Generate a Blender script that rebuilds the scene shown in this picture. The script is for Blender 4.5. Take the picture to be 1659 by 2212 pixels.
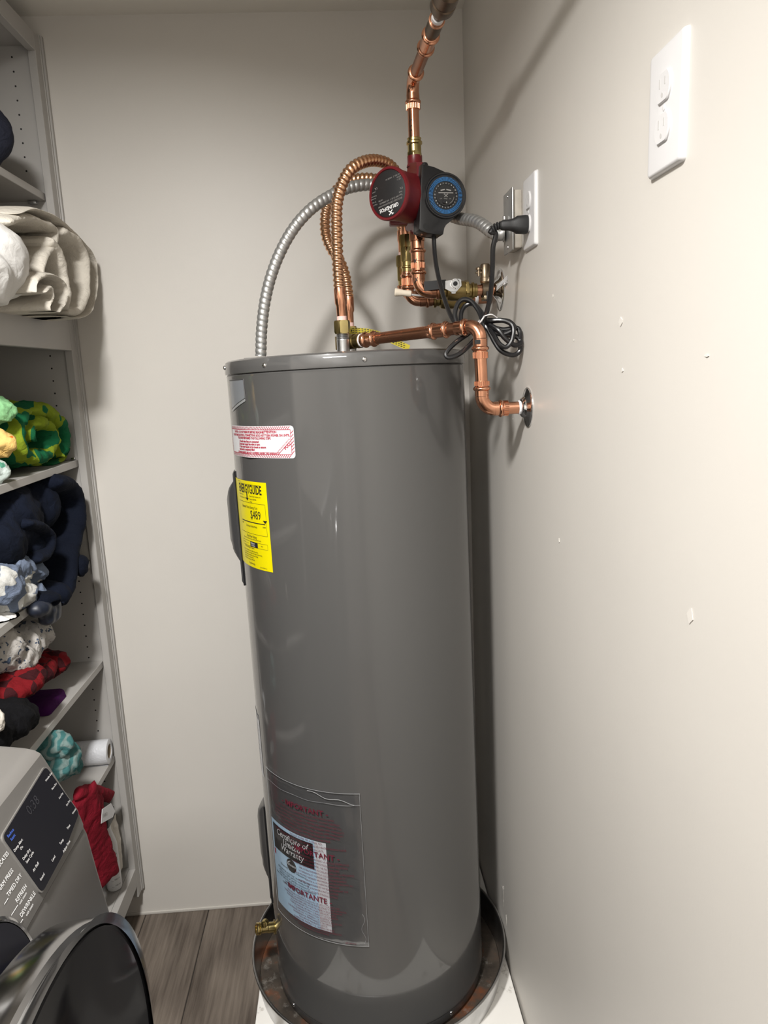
import bpy, bmesh, math, random
from mathutils import Vector as V, Matrix, noise

for o in list(bpy.data.objects): bpy.data.objects.remove(o, do_unlink=True)
S = bpy.context.scene
COL = S.collection
PI = math.pi
R_ = math.radians

# ------------------------------------------------------------------ camera
FPX, IW, IH = 1551.65, 1659.0, 2212.0
CAM = V((-0.02754, -1.62623, 1.62555))
_yaw, _pit, _rol = 0.0524, 0.19355, 0.04233
_f = V((math.sin(_yaw)*math.cos(_pit), math.cos(_yaw)*math.cos(_pit), -math.sin(_pit)))
_r = V((math.cos(_yaw), -math.sin(_yaw), 0))
_d = _f.cross(_r)
CR = _r*math.cos(_rol) + _d*math.sin(_rol)
CD = _d*math.cos(_rol) - _r*math.sin(_rol)
CF = _f
cd = bpy.data.cameras.new('camera')
cam = bpy.data.objects.new('camera', cd); COL.objects.link(cam)
cd.sensor_fit = 'AUTO'; cd.sensor_width = 36.0; cd.lens = FPX/IH*36.0
cd.clip_start = 0.02; cd.clip_end = 50
cam.matrix_world = Matrix(((CR.x, -CD.x, -CF.x, CAM.x), (CR.y, -CD.y, -CF.y, CAM.y), (CR.z, -CD.z, -CF.z, CAM.z), (0, 0, 0, 1)))
S.camera = cam

# ------------------------------------------------------------------ world, lights, exposure
W = bpy.data.worlds.new('room_world'); S.world = W; W.use_nodes = True
W.node_tree.nodes['Background'].inputs[0].default_value = (0.9, 0.95, 1, 1)
W.node_tree.nodes['Background'].inputs[1].default_value = 0.02
def area(name, loc, size, power, color, shape='DISK', rot=(0, 0, 0), size_y=None):
    l = bpy.data.lights.new(name, 'AREA'); l.shape = shape; l.size = size
    if size_y: l.size_y = size_y
    l.energy = power; l.color = color
    o = bpy.data.objects.new(name, l); COL.objects.link(o); o.location = loc; o.rotation_euler = rot
    return o
# adjustable recessed downlight aimed at the far wall, and an unseen panel added further back as soft fill
al = area('recessed_ceiling_light', (-0.45, -1.38, 2.49), 0.20, 42.0, (1.0, 0.98, 0.95), rot=(R_(24.5), 0, R_(11))); al.data.spread = R_(129)
area('added_fill_panel', (-0.45, -2.45, 2.496), 0.9, 30.0, (1.0, 0.98, 0.95), 'RECTANGLE', size_y=.3)
S.view_settings.view_transform = 'Standard'; S.view_settings.look = 'None'
S.view_settings.gamma = 1.0; S.view_settings.use_curve_mapping = False
S.view_settings.exposure = 0.0

# ------------------------------------------------------------------ helpers: measuring
def ray(px, py):
    return CR*((px-IW/2)/FPX) + CD*((py-IH/2)/FPX) + CF
def at(px, py, x=None, y=None, z=None):
    d = ray(px, py)
    if x is not None: t = (x-CAM.x)/d.x
    elif y is not None: t = (y-CAM.y)/d.y
    else: t = (z-CAM.z)/d.z
    return CAM + d*t

# ------------------------------------------------------------------ helpers: meshes
class MB:
    def __init__(s): s.v = []; s.f = []
    def add(s, vs, fs):
        n = len(s.v); s.v += [V(q) for q in vs]; s.f += [tuple(i+n for i in f) for f in fs]; return s
    def box(s, a, b, bev=0.0, seg=2, rot=None, piv=None):
        a = V(a); b = V(b); bm = bmesh.new(); bmesh.ops.create_cube(bm, size=1.0)
        for w in bm.verts:
            w.co = V(((a.x+b.x)/2+w.co.x*(b.x-a.x), (a.y+b.y)/2+w.co.y*(b.y-a.y), (a.z+b.z)/2+w.co.z*(b.z-a.z)))
        if bev > 0: bmesh.ops.bevel(bm, geom=bm.edges[:], offset=bev, segments=seg, profile=0.5, affect='EDGES')
        if rot is not None:
            pv = V(piv) if piv is not None else (a+b)/2
            for w in bm.verts: w.co = pv + rot @ (w.co-pv)
        return s.bm(bm)
    def bm(s, bm):
        bm.verts.index_update(); n = len(s.v)
        s.v += [w.co.copy() for w in bm.verts]; s.f += [tuple(w.index+n for w in f.verts) for f in bm.faces]; bm.free(); return s
    def lathe(s, prof, o=(0, 0, 0), ax=(0, 0, 1), seg=32, cap=(True, True), sx=1.0):
        ax = V(ax).normalized(); o = V(o)
        e = V((1, 0, 0)) if abs(ax.x) < .9 else V((0, 1, 0))
        u = (e-ax*e.dot(ax)).normalized(); w = ax.cross(u)
        n = len(s.v)
        for r, h in prof:
            for k in range(seg):
                t = 2*PI*k/seg; s.v.append(o+ax*h+(u*math.cos(t)*sx+w*math.sin(t))*r)
        for i in range(len(prof)-1):
            for k in range(seg):
                k2 = (k+1) % seg
                s.f.append((n+i*seg+k, n+i*seg+k2, n+(i+1)*seg+k2, n+(i+1)*seg+k))
        if cap[0]: s.f.append(tuple(n+k for k in reversed(range(seg))))
        if cap[1]: s.f.append(tuple(n+(len(prof)-1)*seg+k for k in range(seg)))
        return s
    def sweep(s, path, sec, seg=None, up=None, cap=True, closed=False):
        # sec(i, t) -> list of (a, b); a along N, b along B
        path = [V(q) for q in path]; m = len(path); n0 = len(s.v)
        T = []
        for i in range(m):
            a = path[(i-1) % m] if (closed or i > 0) else path[0]
            b = path[(i+1) % m] if (closed or i < m-1) else path[-1]
            T.append((b-a).normalized())
        if up is None:
            e = V((0, 0, 1)) if abs(T[0].z) < .9 else V((1, 0, 0))
            N = (e-T[0]*e.dot(T[0])).normalized()
        L = 0
        for i in range(m):
            if up is not None:
                N = (V(up)-T[i]*V(up).dot(T[i])).normalized()
            else:
                N = (N-T[i]*N.dot(T[i])).normalized()
            B = T[i].cross(N)
            q = sec(i, i/(m-1)); K = len(q)
            for a, b in q: s.v.append(path[i]+N*a+B*b)
        for i in range(m if closed else m-1):
            j = (i+1) % m
            for k in range(K):
                k2 = (k+1) % K
                s.f.append((n0+i*K+k, n0+i*K+k2, n0+j*K+k2, n0+j*K+k))
        if cap and not closed:
            s.f.append(tuple(n0+k for k in reversed(range(K)))); s.f.append(tuple(n0+(m-1)*K+k for k in range(K)))
        return s
    def tube(s, path, r, seg=14, cap=True, closed=False, up=None):
        c = [(math.cos(2*PI*k/seg), math.sin(2*PI*k/seg)) for k in range(seg)]
        fn = r if callable(r) else (lambda i, t: r)
        return s.sweep(path, lambda i, t: [(a*fn(i, t), b*fn(i, t)) for a, b in c], cap=cap, closed=closed, up=up)
    def prism(s, poly, d, cap=True):
        # poly: list of V (planar), extruded by vector d
        n = len(s.v); d = V(d); m = len(poly)
        s.v += [V(q) for q in poly]+[V(q)+d for q in poly]
        for i in range(m):
            j = (i+1) % m; s.f.append((n+i, n+j, n+m+j, n+m+i))
        if cap: s.f.append(tuple(n+i for i in reversed(range(m)))); s.f.append(tuple(n+m+i for i in range(m)))
        return s
    def grid(s, fn, nu, nv, thick=0.0, loopu=False):
        n = len(s.v)
        for i in range(nu+1):
            for j in range(nv+1): s.v.append(V(fn(i/nu, j/nv)))
        for i in range(nu):
            for j in range(nv):
                a = n+i*(nv+1)+j; s.f.append((a, a+1, a+nv+2, a+nv+1))
        return s
    def ell(s, c, r, rot=None, nu=24, nv=14, pw=1.0):
        c = V(c); n = len(s.v)
        def sg(x): return math.copysign(abs(x)**pw, x)
        for j in range(nv+1):
            ph = -PI/2+PI*j/nv
            for i in range(nu):
                t = 2*PI*i/nu
                q = V((r[0]*sg(math.cos(ph))*sg(math.cos(t)), r[1]*sg(math.cos(ph))*sg(math.sin(t)), r[2]*sg(math.sin(ph))))
                s.v.append(c+(rot @ q if rot is not None else q))
        for j in range(nv):
            for i in range(nu):
                i2 = (i+1) % nu; s.f.append((n+j*nu+i, n+j*nu+i2, n+(j+1)*nu+i2, n+(j+1)*nu+i))
        return s

def smooth_path(pts, n=120):
    # Catmull-Rom through the points, resampled evenly
    pts = [V(q) for q in pts]; P = [pts[0]*2-pts[1]]+pts+[pts[-1]*2-pts[-2]]; out = []
    for i in range(1, len(P)-2):
        for k in range(24):
            t = k/24; a, b, c, d = P[i-1], P[i], P[i+1], P[i+2]
            out.append(.5*((2*b)+(c-a)*t+(2*a-5*b+4*c-d)*t*t+(3*b-a-3*c+d)*t**3))
    out.append(pts[-1])
    return resample(out, n)
def resample(pts, n):
    L = [0]
    for i in range(1, len(pts)): L.append(L[-1]+(pts[i]-pts[i-1]).length)
    res = []; j = 0
    for k in range(n):
        t = L[-1]*k/(n-1)
        while j < len(pts)-2 and L[j+1] < t: j += 1
        d = L[j+1]-L[j]; res.append(pts[j].lerp(pts[j+1], 0 if d < 1e-9 else min(1, (t-L[j])/d)))
    return res
def plen(p): return sum((p[i+1]-p[i]).length for i in range(len(p)-1))

WM = {}          # world matrix of every object made here
def _mesh(name, mb, mats, angle=35):
    me = bpy.data.meshes.new(name); me.from_pydata([tuple(q) for q in mb.v], [], mb.f)
    bm = bmesh.new(); bm.from_mesh(me)
    bmesh.ops.remove_doubles(bm, verts=bm.verts[:], dist=1e-6)
    bmesh.ops.recalc_face_normals(bm, faces=bm.faces[:]); bm.to_mesh(me); bm.free()
    me.materials.append(mats)
    for p in me.polygons: p.use_smooth = True
    me.set_sharp_from_angle(angle=R_(angle)); me.update()
    return me
def tag(o, label=None, cat=None, group=None, kind=None):
    if label: o['label'] = label
    if cat: o['category'] = cat
    if group: o['group'] = group
    if kind: o['kind'] = kind
    return o
def thing(name, label, cat, loc, group=None, kind=None, mat=None):
    o = bpy.data.objects.new(name, None); COL.objects.link(o); o.empty_display_size = .05
    m = mat if mat is not None else Matrix.Translation(V(loc))
    o.matrix_world = m; WM[o] = m
    return tag(o, label, cat, group, kind)
def part(name, mb, mat, parent, label=None, angle=35, kind=None, flip=False):
    m = WM[parent]; inv = m.inverted()
    mb.v = [inv @ q for q in mb.v]
    o = bpy.data.objects.new(name, _mesh(name, mb, mat, angle)); COL.objects.link(o); o.parent = parent; WM[o] = m
    return tag(o, label, None, None, kind)
def solo(name, mb, mat, label=None, cat=None, group=None, kind=None, angle=35):
    lo = V((min(q.x for q in mb.v), min(q.y for q in mb.v), min(q.z for q in mb.v)))
    hi = V((max(q.x for q in mb.v), max(q.y for q in mb.v), max(q.z for q in mb.v)))
    b = V(((lo.x+hi.x)/2, (lo.y+hi.y)/2, lo.z)); mb.v = [q-b for q in mb.v]
    o = bpy.data.objects.new(name, _mesh(name, mb, mat, angle)); COL.objects.link(o); o.location = b; WM[o] = Matrix.Translation(b)
    return tag(o, label, cat, group, kind)
def struct(name, mb, mat, angle=35): return solo(name, mb, mat, kind='structure', angle=angle)
def share(o, mat4, parent):
    # another copy of a part (shared mesh), moved by mat4 in the parent's space
    c = o.copy(); COL.objects.link(c); c.parent = parent; c.matrix_basis = mat4; WM[c] = WM[parent]; return c

# ------------------------------------------------------------------ helpers: lettering (flat print, laid on a surface)
def text_geo(txt, size=1.0, sx=1.0, shear=0.0, align='LEFT', bold=0.0, spacing=1.0):
    cu = bpy.data.curves.new('lettering', 'FONT'); cu.body = txt; cu.size = size; cu.shear = shear; cu.align_x = align
    cu.offset = bold; cu.resolution_u = 2; cu.space_character = spacing
    o = bpy.data.objects.new('lettering', cu); COL.objects.link(o)
    dg = bpy.context.evaluated_depsgraph_get(); me = bpy.data.meshes.new_from_object(o.evaluated_get(dg))
    vs = [(w.co.x*sx, w.co.y) for w in me.vertices]; fs = [tuple(p.vertices) for p in me.polygons]
    bpy.data.objects.remove(o); bpy.data.curves.remove(cu); bpy.data.meshes.remove(me)
    return vs, fs
class Print:
    # collects flat print on a surface given by fn(u, v) -> world point
    def __init__(s, fn): s.fn = fn; s.mb = MB()
    def text(s, u, v, txt, size, **k):
        ang = k.pop('ang', 0); vs, fs = text_geo(txt, size, **k); c, q = math.cos(ang), math.sin(ang)
        s.mb.add([s.fn(u+a*c-b*q, v+a*q+b*c) for a, b in vs], fs); return s
    def rect(s, u0, v0, u1, v1, n=6):
        vs = []; fs = []
        for i in range(n+1):
            u = u0+(u1-u0)*i/n; vs += [s.fn(u, v0), s.fn(u, v1)]
            if i: fs.append((2*i-2, 2*i, 2*i+1, 2*i-1))
        s.mb.add(vs, fs); return s
    def poly(s, pts): s.mb.add([s.fn(*q) for q in pts], [tuple(range(len(pts)))]); return s
    def line(s, u0, v0, u1, v1, w, n=6):
        du, dv = u1-u0, v1-v0; L = math.hypot(du, dv); a, b = -dv/L*w/2, du/L*w/2; vs = []; fs = []
        for i in range(n+1):
            t = i/n; u, v = u0+du*t, v0+dv*t; vs += [s.fn(u+a, v+b), s.fn(u-a, v-b)]
            if i: fs.append((2*i-2, 2*i, 2*i+1, 2*i-1))
        s.mb.add(vs, fs); return s
    def words(s, u, v, length, h, rng, center=True):
        # a line of print too fine to read: a row of word-long strokes
        x = u-length/2 if center else u; e = x+length
        while x < e:
            w = min(rng.uniform(1.2, 4.5)*h, e-x)
            if w > .3*h: s.rect(x, v, x+w, v+h*.62, 1)
            x += w+h*.45
        return s
# ------------------------------------------------------------------ materials (procedural)
MATS = {}
def mat(name, col, rough=0.5, metal=0.0, spec=0.5, coat=0.0, coatr=0.1, var=0.0, vscale=8.0, bump=0.0, bscale=60.0, col2=None, stretch=(1, 1, 1),
        trans=0.0, alpha=1.0, sheen=0.0, emit=None, estr=0.0, ior=1.5, rvar=0.0, bdist=0.01, thr=None, detail=4.0, coords='Object'):
    m = bpy.data.materials.new(name); m.use_nodes = True; nt = m.node_tree; N = nt.nodes; L = nt.links
    p = N['Principled BSDF']
    p.inputs['Base Color'].default_value = (*col, 1); p.inputs['Roughness'].default_value = rough; p.inputs['Metallic'].default_value = metal
    p.inputs['Specular IOR Level'].default_value = spec; p.inputs['Coat Weight'].default_value = coat; p.inputs['Coat Roughness'].default_value = coatr
    p.inputs['Transmission Weight'].default_value = trans; p.inputs['Alpha'].default_value = alpha; p.inputs['Sheen Weight'].default_value = sheen
    p.inputs['IOR'].default_value = ior
    if emit: p.inputs['Emission Color'].default_value = (*emit, 1); p.inputs['Emission Strength'].default_value = estr
    tc = N.new('ShaderNodeTexCoord'); mp = N.new('ShaderNodeMapping'); mp.inputs['Scale'].default_value = stretch
    L.new(tc.outputs[coords], mp.inputs[0])
    if col2 or var or rvar:
        nz = N.new('ShaderNodeTexNoise'); nz.inputs['Scale'].default_value = vscale; nz.inputs['Detail'].default_value = detail
        L.new(mp.outputs[0], nz.inputs['Vector'])
        if col2 or var:
            cr = N.new('ShaderNodeValToRGB'); a, b = thr if thr else (.35, .65)
            cr.color_ramp.elements[0].position = a; cr.color_ramp.elements[1].position = b
            c2 = col2 if col2 else tuple(max(0, c*(1-var)) for c in col)
            cr.color_ramp.elements[0].color = (*col, 1); cr.color_ramp.elements[1].color = (*c2, 1)
            L.new(nz.outputs['Fac'], cr.inputs[0]); L.new(cr.outputs[0], p.inputs['Base Color'])
        if rvar:
            mr = N.new('ShaderNodeMapRange'); mr.inputs['From Min'].default_value = .3; mr.inputs['From Max'].default_value = .7
            mr.inputs['To Min'].default_value = max(0.02, rough-rvar); mr.inputs['To Max'].default_value = rough+rvar
            L.new(nz.outputs['Fac'], mr.inputs[0]); L.new(mr.outputs[0], p.inputs['Roughness'])
    if bump:
        nb = N.new('ShaderNodeTexNoise'); nb.inputs['Scale'].default_value = bscale; nb.inputs['Detail'].default_value = 4
        bp = N.new('ShaderNodeBump'); bp.inputs['Strength'].default_value = bump; bp.inputs['Distance'].default_value = bdist
        L.new(mp.outputs[0], nb.inputs['Vector']); L.new(nb.outputs['Fac'], bp.inputs['Height']); L.new(bp.outputs[0], p.inputs['Normal'])
    MATS[name] = m
    return m
def nodes(m): return m.node_tree.nodes, m.node_tree.links, m.node_tree.nodes['Principled BSDF']

m_wall = mat('greige_wall_paint', (0.60, 0.573, 0.532), rough=.42, spec=.3, bump=.05, bscale=220, bdist=.002, var=.03, vscale=3)
m_ceil = mat('ceiling_paint', (0.78, 0.75, 0.69), rough=.7, spec=.2)
m_trimw = mat('painted_trim', (0.56, 0.535, 0.49), rough=.4)
m_tank = mat('grey_enamel', (0.078, 0.0765, 0.075), rough=.4, spec=.4, coat=1.0, coatr=.06, bump=.012, bscale=9, bdist=.02)
m_tankbase = mat('dark_grey_enamel', (0.055, 0.055, 0.056), rough=.35, spec=.5, coat=.3)
m_copper = mat('bright_copper', (0.80, 0.40, 0.25), rough=.2, metal=1, var=.22, vscale=22, rvar=.08)
m_copper2 = mat('aged_copper', (0.52, 0.25, 0.15), rough=.28, metal=1, var=.3, vscale=14, rvar=.08)
m_hose = mat('corrugated_copper', (0.86, 0.50, 0.30), rough=.27, metal=1, var=.12, vscale=30)
m_brass = mat('brass', (0.62, 0.50, 0.22), rough=.22, metal=1, var=.15, vscale=30)
m_brass2 = mat('tarnished_brass', (0.36, 0.27, 0.11), rough=.32, metal=1, var=.3, vscale=40)
m_steel = mat('galvanised_steel', (0.62, 0.63, 0.64), rough=.3, metal=1, var=.15, vscale=60)
m_conduit = mat('flexible_steel', (0.46, 0.46, 0.45), rough=.42, metal=.75, var=.12, vscale=40)
m_chrome = mat('chrome', (0.72, 0.72, 0.73), rough=.08, metal=1)
m_screw = mat('zinc_screw', (0.75, 0.75, 0.76), rough=.18, metal=1)
m_red = mat('dark_red_enamel', (0.135, 0.010, 0.014), rough=.34, spec=.5, bump=.03, bscale=160, bdist=.002)
m_black = mat('black_plastic', (0.010, 0.010, 0.011), rough=.32, spec=.5, bump=.02, bscale=300, bdist=.001)
m_blackm = mat('matt_black_plastic', (0.012, 0.012, 0.013), rough=.55)
m_rubber = mat('black_cable_sheath', (0.010, 0.010, 0.011), rough=.3, spec=.5)
m_white = mat('white_plastic', (0.66, 0.655, 0.66), rough=.28, spec=.5)
m_ivory = mat('cream_plastic', (0.78, 0.70, 0.57), rough=.35)
m_paper = mat('white_sticker', (0.62, 0.62, 0.635), rough=.35, spec=.4)
m_yellow = mat('yellow_sticker', (0.72, 0.62, 0.0), rough=.35, spec=.4)
m_bluep = mat('pale_blue_paper', (0.45, 0.62, 0.76), rough=.45)
m_ink = mat('black_ink', (0.012, 0.012, 0.012), rough=.5)
m_inkred = mat('red_ink', (0.13, 0.012, 0.028), rough=.5)
m_inkred2 = mat('pinkish_red_ink', (0.40, 0.03, 0.06), rough=.5)
m_inkwhite = mat('white_ink', (0.75, 0.75, 0.75), rough=.5)
m_inkgrey = mat('grey_ink', (0.30, 0.29, 0.28), rough=.5)
m_tape = mat('white_thread_sealant', (0.78, 0.78, 0.80), rough=.5, bump=.4, bscale=150)
m_dark = mat('dark_void', (0.01, 0.01, 0.01), rough=.8)
m_cab = mat('grey_cabinet_paint', (0.39, 0.376, 0.358), rough=.42, spec=.35, bump=.02, bscale=90, bdist=.002)
# ------------------------------------------------------------------ the room
XR, YB, ZC, XL, YF = 0.327, 0.3708, 2.5094, -1.28, -3.0
PLZ = 0.123       # top of the white platform
T = .1
struct('wall_back', MB().box((XL-T, YB, -.05), (XR+T, YB+T, ZC+.05)), m_wall)
struct('wall_right', MB().box((XR, YF, -.05), (XR+T, YB, ZC+.05)), m_wall)
struct('wall_left', MB().box((XL-T, YF, -.05), (XL, YB, ZC+.05)), m_wall)
struct('wall_front', MB().box((XL-T, YF-T, -.05), (XR+T, YF, ZC+.05)), m_wall)
struct('ceiling', MB().box((XL, YF, ZC), (XR, YB, ZC+T)), m_ceil)
b = MB(); b.box((XL, YB-.004, 0), (XR, YB, .010), .002)
struct('baseboard_back', b, m_trimw)
# white door behind the viewer
dm = mat('white_door_paint', (0.80, 0.79, 0.77), rough=.3)
d_ = struct('door_1', MB().box((-.52, YF+.001, 0.01), (.24, YF+.03, 2.03), .003), dm)
for x0, x1, z0, z1 in ((-.44, -.19, .25, .95), (-.09, .16, .25, .95), (-.44, -.19, 1.08, 1.88), (-.09, .16, 1.08, 1.88)):
    part('door_panel', MB().box((x0, YF+.028, z0), (x1, YF+.040, z1), .006), dm, d_)
part('door_handle', MB().lathe([(.03, 0), (.03, .006), (.012, .01), (.012, .035), (.027, .045), (.027, .06), (.01, .068)], o=V((-.46, YF+.03, 1.0)), ax=V((0, 1, 0)), seg=24), m_chrome, d_)
struct('trim_1', MB().box((-.60, YF+.001, 0), (-.525, YF+.022, 2.11), .004), dm); struct('trim_2', MB().box((.245, YF+.001, 0), (.32, YF+.022, 2.11), .004), dm)
struct('trim_3', MB().box((-.60, YF+.001, 2.112), (.32, YF+.024, 2.19), .004), dm)
# planks
m_sub = mat('floor_joint', (0.03, 0.026, 0.022), rough=.8)
fl = struct('floor', MB().box((XL-T, YF-T, -.06), (XR+T, YB+T, -.004)), m_sub)
m_wood = mat('grey_oak_plank', (0.22, 0.185, 0.155), rough=.5, spec=.3)
def wood_nodes(m):
    N, L, p = nodes(m)
    tc = N.new('ShaderNodeTexCoord'); oi = N.new('ShaderNodeObjectInfo')
    ad = N.new('ShaderNodeVectorMath'); ad.operation = 'ADD'
    sc = N.new('ShaderNodeVectorMath'); sc.operation = 'SCALE'; sc.inputs['Scale'].default_value = 37.0
    cb = N.new('ShaderNodeCombineXYZ'); L.new(oi.outputs['Random'], cb.inputs[0]); L.new(oi.outputs['Random'], cb.inputs[1])
    L.new(cb.outputs[0], sc.inputs[0]); L.new(tc.outputs['Object'], ad.inputs[0]); L.new(sc.outputs[0], ad.inputs[1])
    m1 = N.new('ShaderNodeMapping'); m1.inputs['Scale'].default_value = (55, 2.5, 1); L.new(ad.outputs[0], m1.inputs[0])
    n1 = N.new('ShaderNodeTexNoise'); n1.inputs['Scale'].default_value = 1.6; n1.inputs['Detail'].default_value = 8; n1.inputs['Roughness'].default_value = .65
    L.new(m1.outputs[0], n1.inputs['Vector'])
    m2 = N.new('ShaderNodeMapping'); m2.inputs['Scale'].default_value = (6, 2.2, 1); L.new(ad.outputs[0], m2.inputs[0])
    n2 = N.new('ShaderNodeTexNoise'); n2.inputs['Scale'].default_value = 1.4; n2.inputs['Detail'].default_value = 3; L.new(m2.outputs[0], n2.inputs['Vector'])
    mx = N.new('ShaderNodeMath'); mx.operation = 'MULTIPLY_ADD'; mx.inputs[1].default_value = .55; L.new(n1.outputs['Fac'], mx.inputs[0])
    mm = N.new('ShaderNodeMath'); mm.operation = 'MULTIPLY'; mm.inputs[1].default_value = .5; L.new(n2.outputs['Fac'], mm.inputs[0]); L.new(mm.outputs[0], mx.inputs[2])
    cr = N.new('ShaderNodeValToRGB'); e = cr.color_ramp.elements
    e[0].position = .36; e[0].color = (0.085, 0.066, 0.052, 1); e[1].position = .66; e[1].color = (0.30, 0.25, 0.205, 1)
    k = cr.color_ramp.elements.new(.5); k.color = (0.19, 0.155, 0.127, 1)
    L.new(mx.outputs[0], cr.inputs[0])
    # per-plank tone
    hs = N.new('ShaderNodeHueSaturation'); mr = N.new('ShaderNodeMapRange'); mr.inputs['To Min'].default_value = .62; mr.inputs['To Max'].default_value = 1.0
    L.new(oi.outputs['Random'], mr.inputs[0]); L.new(mr.outputs[0], hs.inputs['Value']); L.new(cr.outputs[0], hs.inputs['Color']); L.new(hs.outputs[0], p.inputs['Base Color'])
    bp = N.new('ShaderNodeBump'); bp.inputs['Strength'].default_value = .25; bp.inputs['Distance'].default_value = .002; L.new(n1.outputs['Fac'], bp.inputs['Height']); L.new(bp.outputs[0], p.inputs['Normal'])
wood_nodes(m_wood)
PW = .194
xs = [-.523+PW*k for k in range(-4, 5)]
ends = {0: -.4, 1: -1.1, 2: -.75, 3: -.9, 4: -1.3, 5: -.6, 6: -1.0, 7: -.5, 8: -.8}
for k, x0 in enumerate(xs):
    x1 = min(x0+PW, XR)
    if x1 < XL or x0 > XR: continue
    x0 = max(x0, XL); ys = [YB, ends[k], ends[k]-1.2, YF]
    for j in range(3):
        if ys[j]-ys[j+1] < .02: continue
        bx = MB().box((x0+.0012, ys[j+1]+.001, -.006), (x1-.0012, ys[j]-.001, 0), .0015, 1)
        part('plank', bx, m_wood, fl)
# wall dings (dried filler, scuffs): shallow flakes stuck on the paint
m_ding = mat('pale_wall_filler', (0.64, 0.612, 0.57), rough=.6)
m_scuff = mat('grey_scuff', (0.42, 0.40, 0.37), rough=.7)
random.seed(4)
dings = [(1195, 640, 2, 12), (1342, 695, 6, 22), (1528, 768, 4, 6), (1492, 1330, 6, 40), (1208, 1168, 3, 14), (1240, 735, 2, 8), (1345, 800, 3, 10), (1108, 905, 2, 4)]
wr = bpy.data.objects['wall_right']
for (px, py, w, h) in dings:
    c = at(px, py, x=XR); s_ = 0.0005
    m = MB(); n = 9
    rim = [V((XR-.0002, c.y+math.cos(2*PI*k/n)*w*s_*2*random.uniform(.6, 1.2), c.z+math.sin(2*PI*k/n)*h*s_*.5*random.uniform(.6, 1.2))) for k in range(n)]
    m.prism(rim, (-.0008, 0, 0)); part('filler_spot', m, m_ding, wr)
for (px, py, w, h, mt) in ((1086, 1935, 5, 46, 'grey_scuff'), (1094, 1988, 2, 26, 'pale_wall_filler'), (1088, 1918, 2, 10, 'pale_wall_filler'), (1113, 2195, 8, 14, 'grey_scuff')):
    c = at(px, py, x=XR); n = 13
    rim = [V((XR-.0002, c.y+math.cos(2*PI*k/n)*w*.0016*random.uniform(.4, 1.3), c.z+math.sin(2*PI*k/n)*h*.0006*random.uniform(.6, 1.2))) for k in range(n)]
    part('scuff_mark', MB().prism(rim, (-.0006, 0, 0)), MATS[mt], wr)

# platform under the drain pan: white painted board, chipped paint
m_board = mat('white_painted_board', (0.82, 0.80, 0.76), rough=.4)
def board_nodes(m):
    N, L, p = nodes(m)
    tc = N.new('ShaderNodeTexCoord'); n1 = N.new('ShaderNodeTexNoise'); n1.inputs['Scale'].default_value = 9; n1.inputs['Detail'].default_value = 7; n1.inputs['Roughness'].default_value = .7
    L.new(tc.outputs['Object'], n1.inputs['Vector']); cr = N.new('ShaderNodeValToRGB'); e = cr.color_ramp.elements
    e[0].position = .33; e[0].color = (0.30, 0.26, 0.21, 1); e[1].position = .43; e[1].color = (0.82, 0.80, 0.76, 1)
    L.new(n1.outputs['Fac'], cr.inputs[0]); L.new(cr.outputs[0], p.inputs['Base Color'])
board_nodes(m_board)
pf = MB(); pf.box((-.308, -.46, .1), (.3215, YB-.008, PLZ), .0015, 1); 
plat = thing('heater_platform', 'low white painted board platform under the drain pan, paint chipped', 'platform', (0, 0, 0))
part('top_board', pf, m_board, plat)
for x0, x1, y0, y1 in ((-.300, -.280, -.45, YB-.012), (.295, .315, -.45, YB-.012), (-.279, .294, -.45, -.43), (-.279, .294, .3, .32)):
    part('frame_board', MB().box((x0, y0, 0), (x1, y1, .0995), .001, 1), m_board, plat)
# ------------------------------------------------------------------ water heater
HR = .264; HZ = PLZ+.006           # radius, height of its foot
_ax = V((-.00867, .01771, 1)).normalized()
HM = Matrix.Translation(V((0, 0, HZ))) @ V((0, 0, 1)).rotation_difference(_ax).to_matrix().to_4x4()
HI = HM.inverted()
heater = thing('water_heater', 'tall grey cylindrical electric water heater standing in a metal drain pan', 'water heater', None, mat=HM)
ZTOP = 1.6615-HZ; ZSEAM = 1.6325-HZ
def hcyl(px, py, r=HR):
    # where the pixel's ray meets the tank: (angle, height) in the tank's own frame; angle 0 = front (-Y), + towards +X
    o = HI @ CAM; d = HI.to_3x3() @ ray(px, py)
    a = d.x*d.x+d.y*d.y; b_ = 2*(o.x*d.x+o.y*d.y); c = o.x*o.x+o.y*o.y-r*r; D = b_*b_-4*a*c
    t = (-b_-math.sqrt(max(D, 0)))/(2*a); q = o+d*t
    return math.atan2(q.x, -q.y), q.z
def hpt(th, z, r=HR): return HM @ V((r*math.sin(th), -r*math.cos(th), z))
def hl(mb):   # local -> world, for builders that work in the tank's frame
    mb.v = [HM @ q for q in mb.v]; return mb
jk = MB(); jk.lathe([(HR-.004, .0245), (HR+.0005, .026), (HR+.001, .030), (HR, .034), (HR, .12), (HR, .5), (HR, 1.0), (HR, ZSEAM-.008), (HR+.0008, ZSEAM-.004), (HR-.002, ZSEAM)], seg=128)
part('tank_jacket', hl(jk), m_tank, heater, 'smooth grey enamelled jacket')
bs = MB(); bs.lathe([(HR-.003, 0), (HR-.001, .003), (HR-.001, .022), (HR-.004, .024)], seg=96)
part('base_ring', hl(bs), m_tankbase, heater)
cp = MB(); cp.lathe([(HR-.004, ZSEAM-.001), (HR+.003, ZSEAM), (HR+.0035, ZSEAM+.003), (HR+.0025, ZTOP-.010), (HR+.001, ZTOP-.004), (HR-.003, ZTOP-.001), (HR-.008, ZTOP), (HR-.03, ZTOP+.001), (.02, ZTOP+.001)], seg=128)
part('top_cap', hl(cp), m_tank, heater)
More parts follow.
